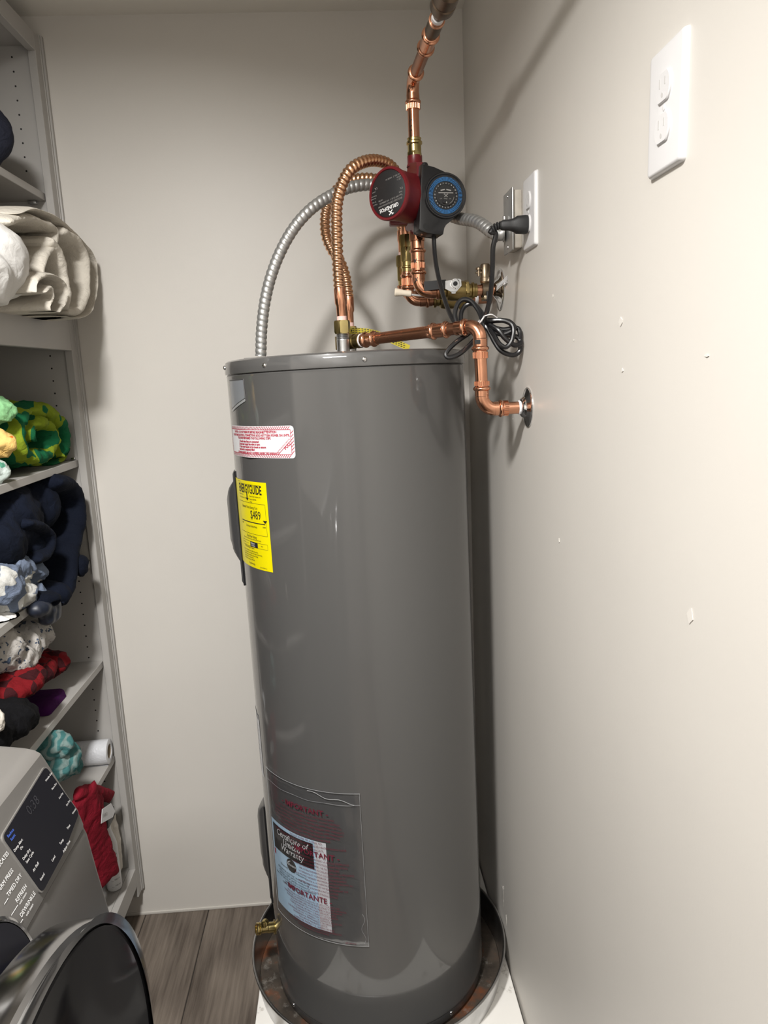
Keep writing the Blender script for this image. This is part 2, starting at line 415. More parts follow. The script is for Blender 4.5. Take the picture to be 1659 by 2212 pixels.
def screw_at(th, z, r=HR+.003, s=.0048):
    m = MB(); d = V((math.sin(th), -math.cos(th), 0)); o = V((r*d.x, r*d.y, z))
    m.lathe([(s*1.05, -.001), (s*1.05, .0006), (s*.95, .0018), (s*.6, .003), (s*.15, .0034)], o=o, ax=d, seg=14)
    return part('screw', hl(m), m_screw, heater)
for q in ((487, 793), (571, 789), (787, 776)):
    th, z = hcyl(max(q[0], 492), q[1], HR+.003)
    if q[0] < 490: th -= .16
    screw_at(th, z)
for q in ((632, 2156), (975, 2168)):
    th, z = hcyl(*q); screw_at(th, .014, HR-.001, .005)
# ---- access panels on the left side
def access_panel(y0, y1, b0, b1, xs):
    thn, _ = hcyl(xs, (y0+y1)/2)
    z1 = hcyl(xs-8, y0)[1]; z0 = hcyl(xs+8, y1)[1]; zb1 = hcyl(xs-8, b0)[1]; zb0 = hcyl(xs+8, b1)[1]
    th0 = thn-.80; th1 = thn-.01
    def prof(th0, th1, z0, z1, r0, r1, rc, nm, mt, par):
        m = MB(); nu, nv = 18, 14; ins = .018
        def P(u, v):
            th = th0+(th1-th0)*u; z = z0+(z1-z0)*v
            e = min(u*(th1-th0)*HR, (1-u)*(th1-th0)*HR, v*(z1-z0), (1-v)*(z1-z0))
            k = min(1, e/rc); k = math.sin(k*PI/2)
            r = r0+(r1-r0)*k
            return V((r*math.sin(th), -r*math.cos(th), z))
        us = [0, .001, .01, .03, .06, .10, .15, .25, .4, .6, .75, .85, .9, .94, .97, .99, .999, 1]
        n = len(m.v)
        for u in us:
            for v in us: m.v.append(P(u, v))
        K = len(us)
        for i in range(K-1):
            for j in range(K-1): m.f.append((n+i*K+j, n+i*K+j+1, n+(i+1)*K+j+1, n+(i+1)*K+j))
        return part(nm, hl(m), mt, par)
    pl = prof(th0, th1, z0, z1, HR+.0005, HR+.006, .006, 'access_panel', m_tankbase, heater)
    prof(th0+.10, th1-.09, zb0, zb1, HR+.005, HR+.03, .05, 'panel_bulge', m_tankbase, pl)
    # dark slot and rolled edge next to the panel
    th = th1+.012; m = MB(); m.tube([V(((HR+.001)*math.sin(th), -(HR+.001)*math.cos(th), z0+(z1-z0)*k/6)) for k in range(7)], .0028, 8)
    part('panel_edge', hl(m), m_black, pl)
access_panel(1020, 1260, 1042, 1222, 519)
access_panel(1742, 1950, 1755, 1918, 578)
# ---- labels
def surf(th0, z0, dr): return lambda u, v: HM @ V(((HR+dr)*math.sin(th0+u/HR), -(HR+dr)*math.cos(th0+u/HR), z0+v))
def sticker(name, th0, th1, z0, z1, mt, label, dr=.0006, rc=.0, lift=None):
    m = MB(); nu, nv = 24, 12; w = (th1-th0)*HR; h = z1-z0
    out = []
    def rr(u, v): return HR+dr+(lift(u, v) if lift else 0)
    if rc > 0:
        pts = []
        for cx, cy, a0 in ((w-rc, h-rc, 0), (rc, h-rc, 90), (rc, rc, 180), (w-rc, rc, 270)):
            for k in range(5):
                a = R_(a0+90*k/4); pts.append((cx+rc*math.cos(a), cy+rc*math.sin(a)))
        # columns between matching edge points, so the sheet follows the tank
        us = sorted(set([round(p[0], 6) for p in pts]+[w*k/nu for k in range(nu+1)]))
        def span(u):
            d = 0 if rc <= u <= w-rc else (rc-u if u < rc else u-(w-rc)); y = rc-math.sqrt(max(0, rc*rc-d*d)); return y, h-y
        n = 0
        for i, u in enumerate(us):
            a, c = span(u)
            for k in range(nv+1):
                v = a+(c-a)*k/nv; r = rr(u/w, v/h); m.v.append(V((r*math.sin(th0+u/HR), -r*math.cos(th0+u/HR), z0+v)))
        for i in range(len(us)-1):
            for k in range(nv): m.f.append((i*(nv+1)+k, i*(nv+1)+k+1, (i+1)*(nv+1)+k+1, (i+1)*(nv+1)+k))
    else:
        m.grid(lambda u, v: V((rr(u, v)*math.sin(th0+(th1-th0)*u), -rr(u, v)*math.cos(th0+(th1-th0)*u), z0+h*v)), nu, nv)
    return part(name, hl(m), mt, heater, label)
rng = random.Random(7)
# small recessed badge near the top
tA, zA = hcyl(505, 822); tB, zB = hcyl(530, 860)
pts = [(tA-.10, zA+.001), (tB, zA+.001), (tB+.006, zB), (tA+.02, zB-.011), (tA-.10, zB-.022)]
def zlow(a): return zB-.022+(a-(tA-.10))*(.022/(tB+.006-tA+.10))
bd = MB(); bd.grid(lambda u, v: V(((HR+.0008)*math.sin(tA-.10+(tB+.005-tA+.10)*u), -(HR+.0008)*math.cos(tA-.10+(tB+.005-tA+.10)*u), zlow(tA-.10+(tB+.005-tA+.10)*u)*(1-v)+(zA+.001)*v)), 10, 1)
m_badge = mat('satin_grey_badge', (0.19, 0.20, 0.215), rough=.3, coat=.4)
m_badge2 = mat('badge_rim', (0.27, 0.275, 0.28), rough=.3, coat=.4)
bdo = part('badge', hl(bd), m_badge, heater, 'lighter grey badge near the top edge')
bd = MB(); bd.grid(lambda u, v: V(((HR+.0014)*math.sin(tA-.10+(tB+.007-tA+.10)*u), -(HR+.0014)*math.cos(tA-.10+(tB+.007-tA+.10)*u), zlow(tA-.10+(tB+.007-tA+.10)*u)-.006*v)), 10, 1)
part('badge_rim', hl(bd), m_badge2, bdo)
bd = MB()
for (a0, z0), (a1, z1) in ((pts[0], pts[1]), (pts[1], (tB+.005, zlow(tB+.005))), ((tB+.005, zlow(tB+.005)), (pts[0][0], zlow(pts[0][0])))):
    bd.tube([V(((HR+.001)*math.sin(a0+(a1-a0)*k/4), -(HR+.001)*math.cos(a0+(a1-a0)*k/4), z0+(z1-z0)*k/4)) for k in range(5)], .0012, 6)
part('badge_groove', hl(bd), m_tankbase, bdo)
# warning label, red on white
t0 = hcyl(503.8, 955)[0]; t1, z1 = hcyl(634, 919); z0 = hcyl(634, 990)[1]
lw = (t1-t0)*HR; lh = z1-z0
lift = lambda u, v: .004*max(0, 1-abs(u-.45)/.25)**1.2*(1-v)**1.5
wl = sticker('warning_label', t0, t1, z0, z1, m_paper, 'white label with red striped border and red printed warning', rc=.007, lift=lift)
pr = Print(lambda u, v: HM @ V(((HR+.0011+lift(u/lw, v/lh))*math.sin(t0+u/HR), -(HR+.0011+lift(u/lw, v/lh))*math.cos(t0+u/HR), z0+v)))
bw = .0075
n = 46
for k in range(n):
    u = lw*(k+.3)/n
    if .006 < u < lw-.012:
        pr.line(u-.001, .001, u+.005, bw, .0012, 1); pr.line(u-.001, lh-bw, u+.005, lh-.001, .0012, 1)
for k in range(7):
    v = .009+(lh-.018)*k/7
    pr.line(lw-bw, v, lw-.001, v+.006, .0012, 1); pr.line(.001, v, bw, v+.006, .0012, 1)
for a in ((bw, bw, lw-bw, bw), (bw, lh-bw, lw-bw, lh-bw), (bw, bw, bw, lh-bw), (lw-bw, bw, lw-bw, lh-bw), (lw-.040, bw, lw-bw, lh*.55)): pr.line(*a, .0010, 16)
tx = [(.66, .78, 'ATTENTION', .0068, 1.0), (.15, .775, 'CAUTION - DO NOT REMOVE BEFORE READING', .0062, .9), (.10, .675, 'DO NOT MAKE ELECTRICAL CONNECTIONS & DO NOT TURN POWER ON UNTIL', .0062, .86), (.24, .585, 'YOU HAVE PERFORMED THE FOLLOWING STEPS', .0062, .88),
      (.26, .48, '1. That all water lines are connected', .0060, .9), (.26, .395, '2. Inlet water supply line valve is open', .0060, .9), (.26, .31, '3. Open water faucets in the house to ensure', .0060, .9), (.26, .225, 'water tank is completely filled', .0060, .9), (.22, .125, 'DRY FIRED ELEMENTS ARE NOT COVERED UNDER THIS WARRANTY', .0054, .86)]
for u, v, s_, sz, sx in tx: pr.text(lw*u, lh*v, s_, sz, sx=sx, bold=.00025)
a = math.atan2(lh*.55-bw, .040-bw)
pr.text(lw-.0215, bw+.009, 'PULL', .0085, ang=a, bold=.0003); pr.text(lw-.040, bw+.004, 'AFTER READING REMOVE', .0035, ang=a)
part('red_print', pr.mb, m_inkred2, wl)
# yellow energy label
t0 = hcyl(516, 1100)[0]-.03; t1, zz1 = hcyl(573, 1043); t1b, zz0 = hcyl(592, 1237); t1 = (t1+t1b)/2
el = sticker('energy_label', t0, t1, zz0, zz1, m_yellow, 'bright yellow energy label with black print')
lw = (t1-t0)*HR; lh = zz1-zz0
pr = Print(surf(t0, zz0, .0011)); u1 = lw
E0 = u1-.128         # left edge of the print block
pr.text(E0+.008, lh*.862, 'ENERGYGUIDE', .026, sx=.62, bold=.0005, spacing=.96)
pr.rect(E0+.0515, lh*.80, E0+.0555, lh*.87, 1); pr.poly([(E0+.046, lh*.808), (E0+.061, lh*.808), (E0+.0535, lh*.775)])
pr.text(E0+.02, lh*.955, 'Federal law prohibits removal of this label before consumer purchase.', .0040, sx=.8); pr.text(E0+.0, lh*.975, 'U.S. Government', .0040, sx=.8)
for s_, v in (('Rheem Sales Company, Inc.', .825), ('Model: XE50T06', .79), ('50 gal', .76)): pr.text(E0+.065, lh*v, s_, .0046, sx=.85)
for s_, v in (('Water Heater - Electric', .83), ('Tank Size (Storage Capacity): 50 gallons', .795)): pr.text(E0+.006, lh*v, s_, .0042, sx=.7)
pr.text(E0+.022, lh*.690, 'Estimated Yearly Energy Cost', .0082, sx=.72)
pr.text(E0+.062, lh*.578, '$489', .026, sx=.78)
pr.rect(E0+.012, lh*.528, E0+.116, lh*.538, 8); pr.poly([(E0+.109, lh*.575), (E0+.123, lh*.575), (E0+.116, lh*.541)])
pr.text(E0+.012, lh*.495, '$407', .005); pr.text(E0+.107, lh*.490, '$489', .005); pr.text(E0+.036, lh*.475, 'Cost Range of Similar Models', .0062, sx=.68)
for q in ((.003, .755, .120, .755), (.120, .755, .120, .40), (.003, .40, .120, .40), (.003, .755, .003, .40)): pr.line(E0+q[0], lh*q[1], E0+q[2], lh*q[3], .0006, 8)
pr.text(E0+.036, lh*.352, 'First Hour Rating', .0085, sx=.75); pr.text(E0+.014, lh*.328, '(How much hot water you get in the first hour of use)', .0048, sx=.78)
pr.rect(E0+.050, lh*.245, E0+.083, lh*.305, 3)
for q in ((.006, .245, .118, .245), (.006, .305, .118, .305), (.006, .245, .006, .305), (.118, .245, .118, .305), (.026, .245, .026, .305)): pr.line(E0+q[0], lh*q[1], E0+q[2], lh*q[3], .0005, 8)
for u, s_ in ((.008, 'Very Small'), (.034, 'Low'), (.095, 'High')): pr.text(E0+u, lh*.27, s_, .0042, sx=.8)
pr.text(E0+.016, lh*.222, 'First Hour Rating: 61 Gallons', .0058, sx=.75)
for k, s_ in enumerate(['Your cost will depend on your utility rates and use.', 'Cost range based only on models with a high first hour rating', 'Estimated energy cost based on a national average', 'electricity cost of 12 cents per kWh.', 'Estimated yearly energy use: 3493 kWh']): pr.text(E0+.008, lh*(.185-.026*k), s_, .0048, sx=.74)
pr.text(E0+.036, lh*.035, 'ftc.gov/energy', .0065, sx=.8); pr.text(E0+.086, lh*.022, '(P/N AP20341-3)', .0035)
part('black_print', pr.mb, m_ink, el)
p2 = Print(surf(t0, zz0, .0016)); p2.text(E0+.054, lh*.278, 'Medium', .006, sx=.9); p2.text(E0+.054, lh*.255, '61 Gallons', .0048, sx=.9)
part('white_print', p2.mb, m_inkwhite, el)
# narrow white label seen edge on
t1, zz1 = hcyl(557.5, 1545); zz0 = hcyl(571, 1680)[1]
sl = sticker('rating_label', t1-.45, t1+.03, zz0, zz1, m_paper, 'white rating label wrapping out of sight')
pr = Print(surf(t1-.45, zz0, .0011)); w_ = .48*HR
pr.rect(w_-.03, (zz1-zz0)*.93, w_-.004, (zz1-zz0)*.99, 2)
for k in range(9): pr.words(w_-.05, (zz1-zz0)*(.8-.08*k), .035, .0035, rng, False)
part('black_print', pr.mb, m_inkgrey, sl)
# ---- clear pouch with the warranty leaflet
tL = hcyl(583, 1720)[0]; tR = hcyl(786, 1850)[0]
zT = hcyl(789, 1712)[1]; zB_ = hcyl(780, 2042)[1]
pw = (tR-tL)*HR; ph = zT-zB_
m_pouch = bpy.data.materials.new('clear_plastic_pouch'); m_pouch.use_nodes = True
N, L, p = nodes(m_pouch)
for n_ in list(N):
    if n_.type != 'OUTPUT_MATERIAL': N.remove(n_)
tr = N.new('ShaderNodeBsdfTransparent'); tr.inputs[0].default_value = (.93, .94, .96, 1)
gl = N.new('ShaderNodeBsdfGlossy'); gl.inputs['Roughness'].default_value = .16
fr = N.new('ShaderNodeLayerWeight'); fr.inputs[0].default_value = .25; mxs = N.new('ShaderNodeMixShader')
nz = N.new('ShaderNodeTexNoise'); nz.inputs['Scale'].default_value = 14; nz.inputs['Detail'].default_value = 3; bp = N.new('ShaderNodeBump'); bp.inputs['Strength'].default_value = .35; bp.inputs['Distance'].default_value = .01
L.new(nz.outputs['Fac'], bp.inputs['Height']); L.new(bp.outputs[0], gl.inputs['Normal']); L.new(bp.outputs[0], fr.inputs['Normal'])
tcx = N.new('ShaderNodeTexCoord'); L.new(tcx.outputs['Object'], nz.inputs['Vector'])
ma = N.new('ShaderNodeMath'); ma.operation = 'MULTIPLY_ADD'; ma.inputs[1].default_value = .30; ma.inputs[2].default_value = .07; L.new(fr.outputs['Facing'], ma.inputs[0])
L.new(ma.outputs[0], mxs.inputs[0]); L.new(tr.outputs[0], mxs.inputs[1]); L.new(gl.outputs[0], mxs.inputs[2]); L.new(mxs.outputs[0], N['Material Output'].inputs[0])
pouch = thing('document_pouch', 'clear plastic document pouch with dark red print stuck low on the grey tank', 'pouch', None, mat=Matrix.Translation(hpt((tL+tR)/2, zB_)))
def wv(u, v):   # gentle waves of the plastic
    return .0042+.0022*noise.noise(V((u*30, v*22, 3.1)))+.0012*math.sin(v*55+u*20)*u/pw
m = MB(); m.grid(lambda u, v: hpt(tL+pw*u/HR, zB_+ph*v, HR+(wv(u*pw, v*ph) if 0 < u < 1 and 0 < v < 1 else .0015)), 40, 56)
part('clear_sheet', m, m_pouch, pouch, angle=80)
m = MB()
def seam(pts, r=.00045):
    m.tube([hpt(tL+u/HR, zB_+v, HR+.004) for u, v in pts], r, 6)
seam([(pw*k/20, ph*.999) for k in range(21)]); seam([(pw*k/20, ph*.925+.001*math.sin(k)) for k in range(21)], .0003); seam([(pw-.001, ph*k/20) for k in range(21)]); seam([(.001, ph*k/20) for k in range(21)]); seam([(pw*k/20, .001) for k in range(21)]); seam([(pw-.01+.004*math.sin(k*.8), ph*.02+ph*.2*k/12) for k in range(13)], .0004)
seam([(pw*.55+pw*.4*k/10, ph*.985-ph*.05*(k/10)+.003*math.sin(k*1.1)) for k in range(11)], .0006)
m_seam = mat('milky_plastic_seam', (0.32, 0.325, 0.33), rough=.2, alpha=.8)
part('welded_seam', m, m_seam, pouch)
pr = Print(lambda u, v: hpt(tL+u/HR, zB_+v, HR+wv(min(max(u, .001), pw-.001), min(max(v, .001), ph-.001))+.0006))
def para(pr, cu, v, n, wid, h=.0052, dv=.0074):
    for k in range(n):
        pr.words(cu, v-dv*k, wid*(1-.35*abs(rng.gauss(0, .5))), h, rng)
pr.text(pw*.49, ph*.842, '- IMPORTANT -', .0185, align='CENTER', bold=.0003)
E1 = ['PUT THIS POUCH CONTAINING USE & CARE MANUAL WITH', 'INSTALLATION INSTRUCTIONS AND WARRANTY - DO NOT DESTROY', 'MANUAL. PLEASE LEAVE ATTACHED TO HEATER OR AFFIX ADJACENT TO', 'HEATER. HOMEOWNER: PLEASE READ USE & CARE MANUAL AND WARRANTY', 'KEEP FOR FUTURE REFERENCE. THIS USE & CARE MANUAL AND WARRANTY', 'ON FILE IN THE PUBLIC LIBRARY MAY BE OBTAINED BY WRITING TO', 'DISTRIBUTOR LISTED ON USE & CARE COVER PAGE.', 'INCLUDE MODEL NO. & SERIAL NO.', 'THIS INFORMATION CAN BE FOUND ON THE WATER HEATERS RATING PLATE.', 'SHOW WATER INSTALLATION DATE.']
for k, s_ in enumerate(E1): pr.text(pw*.49, ph*(.815-.0235*k), s_, .0062, align='CENTER', sx=.88)
pr.text(pw*.56, ph*.560, '- IMPORTANT -', .0185, align='CENTER', bold=.0003)
F1 = ["CETTE POCHETTE CONTIENT LA NOTICE D'EMPLOI ET", "D'ENTRETIEN, LES INSTRUCTIONS D'INSTALLATION", 'ET LA GARANTIE - NE PAS DETRUIRE', 'LAISSER LA POCHETTE SUR LE CHAUFFE-EAU OU A PROXIMITE', "LIRE ATTENTIVEMENT LA NOTICE D'EMPLOI ET", 'LA GARANTIE ET CONSERVER ULTERIEUREMENT', 'VOUS POUVEZ OBTENIR UN EXEMPLAIRE EN ECRIVANT AU', 'SERVICE A LA CLIENTELE INDIQUE', 'NUMERO DE MODELE ET DE SERIE FIGURANT SUR', "ET LE NOM DE L'INSTALLATEUR", "ET LA DATE D'INSTALLATION"]
for k, s_ in enumerate(F1): pr.text(pw*.62, ph*(.535-.0225*k), s_, .0062, align='CENTER', sx=.88)
pr.text(pw*.45, ph*.262, '- IMPORTANTE -', .0185, align='CENTER', bold=.0003)
S1 = ['ESTA BOLSA CONTIENE EL MANUAL DE USO Y CUIDADO DEL', 'CALENTADOR, LAS INSTRUCCIONES DE INSTALACION Y UNA GARANTIA', 'EL PROPIETARIO DEBE LEER. FAVOR DE DEJAR LA BOLSA PEGADA', 'AL CALENTADOR O EN UN LUGAR CERCANO A ESTE', 'Y LEER EL MANUAL DE USO Y CUIDADO Y LA GARANTIA', 'Y GUARDARLOS PARA FUTURA REFERENCIA', 'SI EL MANUAL DE USO Y CUIDADO Y LA GARANTIA NO ESTAN', 'ESCRIBIENDO AL DEPARTAMENTO DE SERVICIO', 'INCLUIR LOS SIGUIENTES DATOS', 'NUMERO DEL MODELO Y EL NUMERO DE SERIE', 'ESTOS DATOS SE ENCUENTRAN EN LA PLACA QUE MUESTRA', 'LA POTENCIA DE SU CALENTADOR']
for k, s_ in enumerate(S1): pr.text(pw*.50, ph*(.238-.0178*k), s_, .0060, align='CENTER', sx=.86)
pr.text(pw*.80, ph*.012, 'AP10010-3', .0055)
part('dark_red_print', pr.mb, m_inkred, pouch)
# leaflet
qT = hcyl(590, 1790); tb = hcyl(686, 1905)[0]; tw = hcyl(711, 1917)[0]
z_t = hcyl(707, 1822)[1]; z_b = hcyl(715, 2013)[1]; tl = tL+.012
leaf = thing('warranty_leaflet', 'pale blue folded warranty leaflet with white margin inside the clear pouch', 'leaflet', None, mat=Matrix.Translation(hpt(tl, z_b)))
m = MB(); m.grid(lambda u, v: hpt(tl+(tw-tl)*u, z_b+(z_t-z_b)*v, HR+.0012), 20, 4)
part('white_page', m, m_paper, leaf)
m = MB(); m.grid(lambda u, v: hpt(tl+(tb-tl)*u, z_b+(z_t-z_b)*v, HR+.0018), 20, 4)
part('blue_cover', m, m_bluep, leaf)
cw = (tb-tl)*HR; ch = z_t-z_b
sf = lambda u, v: hpt(tl+u/HR, z_b+v, HR+.0022)
pr = Print(sf); pr.rect(.008, ch*.675, cw-.004, ch*.965, 8)
pr.lo = None
for k in range(24): pass
cx, cy, cr_ = cw*.50, ch*.60, .0165
pr.mb.add([sf(cx+cr_*math.cos(2*PI*k/28), cy+cr_*math.sin(2*PI*k/28)) for k in range(28)], [tuple(range(28))])
pr.text(cw*.5, ch*.525, 'Rheem® Water Heaters', .0085, align='CENTER')
for k, s_ in enumerate(['RESIDENTIAL ELECTRIC WATER HEATER', 'WITH A 6 YEAR LIMITED WARRANTY', 'CERTIFICATE OF LIMITED WARRANTY', 'SAVE THIS CERTIFICATE FOR FUTURE REFERENCE', 'GARANTIA LIMITADA', 'CERTIFICADO DE GARANTIA']): pr.text(cw*.5, ch*(.47-.03*k), s_, .0068, align='CENTER', sx=.9)
part('black_print', pr.mb, m_ink, leaf)
p2 = Print(lambda u, v: hpt(tl+u/HR, z_b+v, HR+.0026))
for k, s_ in enumerate(['Certificate of', 'Limited', 'Warranty']): p2.text(cw*.52, ch*(.87-.075*k), s_, .0225, align='CENTER', shear=.25, sx=.86)
p2.text(cw*.5, ch*.592, 'Rheem', .0105, align='CENTER', shear=.3); 
p2.line(cx-.010, cy+.006, cx-.002, cy+.011, .0016, 2)
part('white_print', p2.mb, m_inkwhite, leaf)
p2 = Print(lambda u, v: hpt(tl+u/HR, z_b+v, HR+.0026)); p2.rect(.006, ch*.595, .012, ch*.66, 1)
part('red_mark', p2.mb, m_inkred2, leaf)
# ---- brass drain valve low on the left
dv = thing('drain_valve', 'small brass drain valve low on the left of the grey tank', 'valve', None, mat=Matrix.Translation(at(575, 2003, y=-.05)))
a = at(596, 2002, y=-.04); e = at(553, 2007, y=-.055); d = (e-a).normalized(); Ln = (e-a).length
m = MB(); m.lathe([(.0125, -.03), (.0125, .0), (.0125, Ln*.42), (.0115, Ln*.44), (.0115, Ln*.74), (.0125, Ln*.76)], o=a, ax=d, seg=24); part('body', m, m_brass, dv)
m = MB(); m.lathe([(.0115, Ln*.77), (.0145, Ln*.78), (.0145, Ln*.84), (.0125, Ln*.86), (.0145, Ln*.88), (.0145, Ln*.97), (.0125, Ln), (.009, Ln), (.009, Ln*.9)], o=a, ax=d, seg=24, cap=(True, True)); part('hose_thread', m, m_brass, dv)
c = at(571, 1996, y=-.068); q = (CAM-c).normalized()
m = MB(); m.lathe([(.0085, -.012), (.0085, .002), (.0075, .0035), (.005, .004)], o=c, ax=(-.1, -.9, .35), seg=20); st = part('stem', m, m_brass, dv)
m = MB(); u = V((0, .36, .93)); m.box(c+V((-.0012, -.006, -.006)), c+V((.0012, -.0035, .006)), 0); part('stem_slot', m, m_brass2, st)
m = MB(); m.lathe([(.016, 0), (.017, .002), (.017, .004), (.0125, .005)], o=hpt(math.atan2((HI@a).x, -(HI@a).y), (HI@a).z, HR-.001), ax=d, seg=24); part('wall_flange', m, m_brass, dv)

# ------------------------------------------------------------------ drain pan
m_pan = mat('stained_galvanised_pan', (0.42, 0.42, 0.42), rough=.35, metal=.9)
N, L, p = nodes(m_pan)
tc = N.new('ShaderNodeTexCoord')
def nzn(sc, det=5, ro=.6):
    n_ = N.new('ShaderNodeTexNoise'); n_.inputs['Scale'].default_value = sc; n_.inputs['Detail'].default_value = det; n_.inputs['Roughness'].default_value = ro; L.new(tc.outputs['Object'], n_.inputs['Vector']); return n_
n1 = nzn(7); n2 = nzn(16, 8, .75); n3 = nzn(50, 4)
cr = N.new('ShaderNodeValToRGB'); e = cr.color_ramp.elements; e[0].position = .40; e[0].color = (0.030, 0.024, 0.019, 1); e[1].position = .62; e[1].color = (0.17, 0.05, 0.015, 1)
k = cr.color_ramp.elements.new(.52); k.color = (0.065, 0.050, 0.038, 1)
L.new(n1.outputs['Fac'], cr.inputs[0])
mx = N.new('ShaderNodeMix'); mx.data_type = 'RGBA'; L.new(cr.outputs[0], mx.inputs[6]); mx.inputs[7].default_value = (0.24, 0.225, 0.20, 1)
c2 = N.new('ShaderNodeValToRGB'); c2.color_ramp.elements[0].position = .55; c2.color_ramp.elements[1].position = .72; L.new(n2.outputs['Fac'], c2.inputs[0]); L.new(c2.outputs[0], mx.inputs[0])
L.new(mx.outputs[2], p.inputs['Base Color']); p.inputs['Metallic'].default_value = .15; p.inputs['Roughness'].default_value = .55
bp = N.new('ShaderNodeBump'); bp.inputs['Strength'].default_value = .4; bp.inputs['Distance'].default_value = .002; L.new(n3.outputs['Fac'], bp.inputs['Height']); L.new(bp.outputs[0], p.inputs['Normal'])
m_pside = mat('galvanised_pan_side', (0.60, 0.60, 0.60), rough=.28, metal=1, var=.25, vscale=20)
PX, PY, PR, PZ = -.0026, -.0068, .3245, .195
pan = thing('drain_pan', 'round shallow galvanised drain pan with rust stains around the heater base', 'drain pan', (PX, PY, PLZ))
o = V((PX, PY, 0))
part('pan_floor', MB().lathe([(PR-.016, PLZ+.0002), (PR-.016, PLZ+.004), (.05, PLZ+.004)], o=o, seg=96), m_pan, pan, 'rust-stained pan bottom')
part('pan_wall', MB().lathe([(PR-.0165, PLZ+.0005), (PR-.0145, PLZ+.0005), (PR-.0035, PZ), (PR-.0055, PZ), (PR-.0155, PLZ+.004)], o=o, seg=96, cap=(False, False)), m_pside, pan)
ring = [o+V(((PR-.0035)*math.cos(2*PI*k/96), (PR-.0035)*math.sin(2*PI*k/96), PZ)) for k in range(96)]
part('rolled_rim', MB().tube(ring, .0035, 10, closed=True), m_pside, pan)
# ------------------------------------------------------------------ pipe fittings
PRAD = .0117                      # 3/4 inch copper
def pipe(a, b, r=PRAD, seg=20): return MB().tube([V(a), V(a).lerp(V(b), .5), V(b)], r, seg)
def sleeve(p, d, L, r=PRAD, beads=(1,), knurl=None, seg=28, k=1.0):
    # press-fit socket: a slightly wider tube with rolled beads; beads and knurl given as positions 0..1
    m = MB(); r1 = r+.0017*k; rb = r+.0048*k; pr = [(r*.98, 0), (r1, .0005)]
    n = 60
    for i in range(n+1):
        t = i/n; h = .0006+(L-.0012)*t; q = r1
        for b in beads:
            e = (t-b)*L/.0042
            if abs(e) < 1: q = max(q, r1+(rb-r1)*math.cos(e*PI/2)**.7)
        pr.append((q, h))
    pr += [(r1, L-.0005), (r*.98, L)]
    m.lathe(pr, o=p, ax=d, seg=seg, cap=(False, False))
    if knurl:
        d = V(d).normalized(); e = V((1, 0, 0)) if abs(d.x) < .9 else V((0, 1, 0)); u = (e-d*e.dot(d)).normalized(); w = d.cross(u)
        for j in range(24):
            a = 2*PI*j/24; c = u*math.cos(a)+w*math.sin(a); q = V(p)+d*(knurl[0]*L)+c*(r1+.0004)
            m.tube([q, q+d*((knurl[1]-knurl[0])*L)], .0009, 5)
    return m
def bend(c, d1, d2, R, r, n=14, seg=22):
    # 90-degree-ish bend at corner c: arrives along d1, leaves along d2
    d1 = V(d1).normalized(); d2 = V(d2).normalized(); a = c-d1*R; pts = []
    ang = d1.angle(d2); cen_off = R*math.tan(ang/2) if False else R
    for i in range(n+1):
        t = i/n; s_ = math.sin(t*PI/2); k_ = 1-math.cos(t*PI/2)
        pts.append(c-d1*R+d1*(R*s_)+d2*(R*k_))
    return MB().tube(pts, r, seg), pts[0], pts[-1]
def hexnut(o, ax, r, h, rot=0.0, ch=.12):
    m = MB(); ax = V(ax).normalized(); e = V((1, 0, 0)) if abs(ax.x) < .9 else V((0, 1, 0)); u = (e-ax*e.dot(ax)).normalized(); w = ax.cross(u)
    # hexagon with chamfered corners
    prof = [(.86, 0), (1.0, ch), (1.0, 1-ch), (.86, 1)]
    n = 36; base = len(m.v)
    for q, hh in prof:
        for k in range(n):
            a = 2*PI*k/n+rot; s_ = (a-rot) % (PI/3)-PI/6; rr = r*.866/math.cos(s_)
            if q < 1: rr = min(rr, r*.9)
            m.v.append(V(o)+ax*(h*hh)+(u*math.cos(a)+w*math.sin(a))*rr)
    for i in range(3):
        for k in range(n): m.f.append((base+i*n+k, base+i*n+(k+1) % n, base+(i+1)*n+(k+1) % n, base+(i+1)*n+k))
    m.f.append(tuple(base+k for k in reversed(range(n)))); m.f.append(tuple(base+3*n+k for k in range(n)))
    return m
def rings(o, ax, prof, seg=28, cap=(True, True)): return MB().lathe(prof, o=o, ax=ax, seg=seg, cap=cap)
def corrug(path, r, pitch, amp, seg=16, per=8, shape='round'):
    path = [V(q) for q in path]; L = plen(path); n = int(L/pitch*per); P = resample(path, n)
    def f(x):
        x = x % 1.0
        if shape == 'round': return math.cos(2*PI*x)
        return 1-2*abs(math.sin(PI*x))**3 if False else (math.sqrt(max(0, 1-((x-.5)/.5)**2))*2-1)
    def sec(i, t):
        s_ = L*t/pitch; out = []
        for k in range(seg):
            a = 2*PI*k/seg; q = r+amp*f(s_+k/seg); out.append((q*math.cos(a), q*math.sin(a)))
        return out
    return MB().sweep(P, sec)
X, Y, Z = V((1, 0, 0)), V((0, 1, 0)), V((0, 0, 1))
def seg_pt(a, b, d): return a+(b-a).normalized()*d

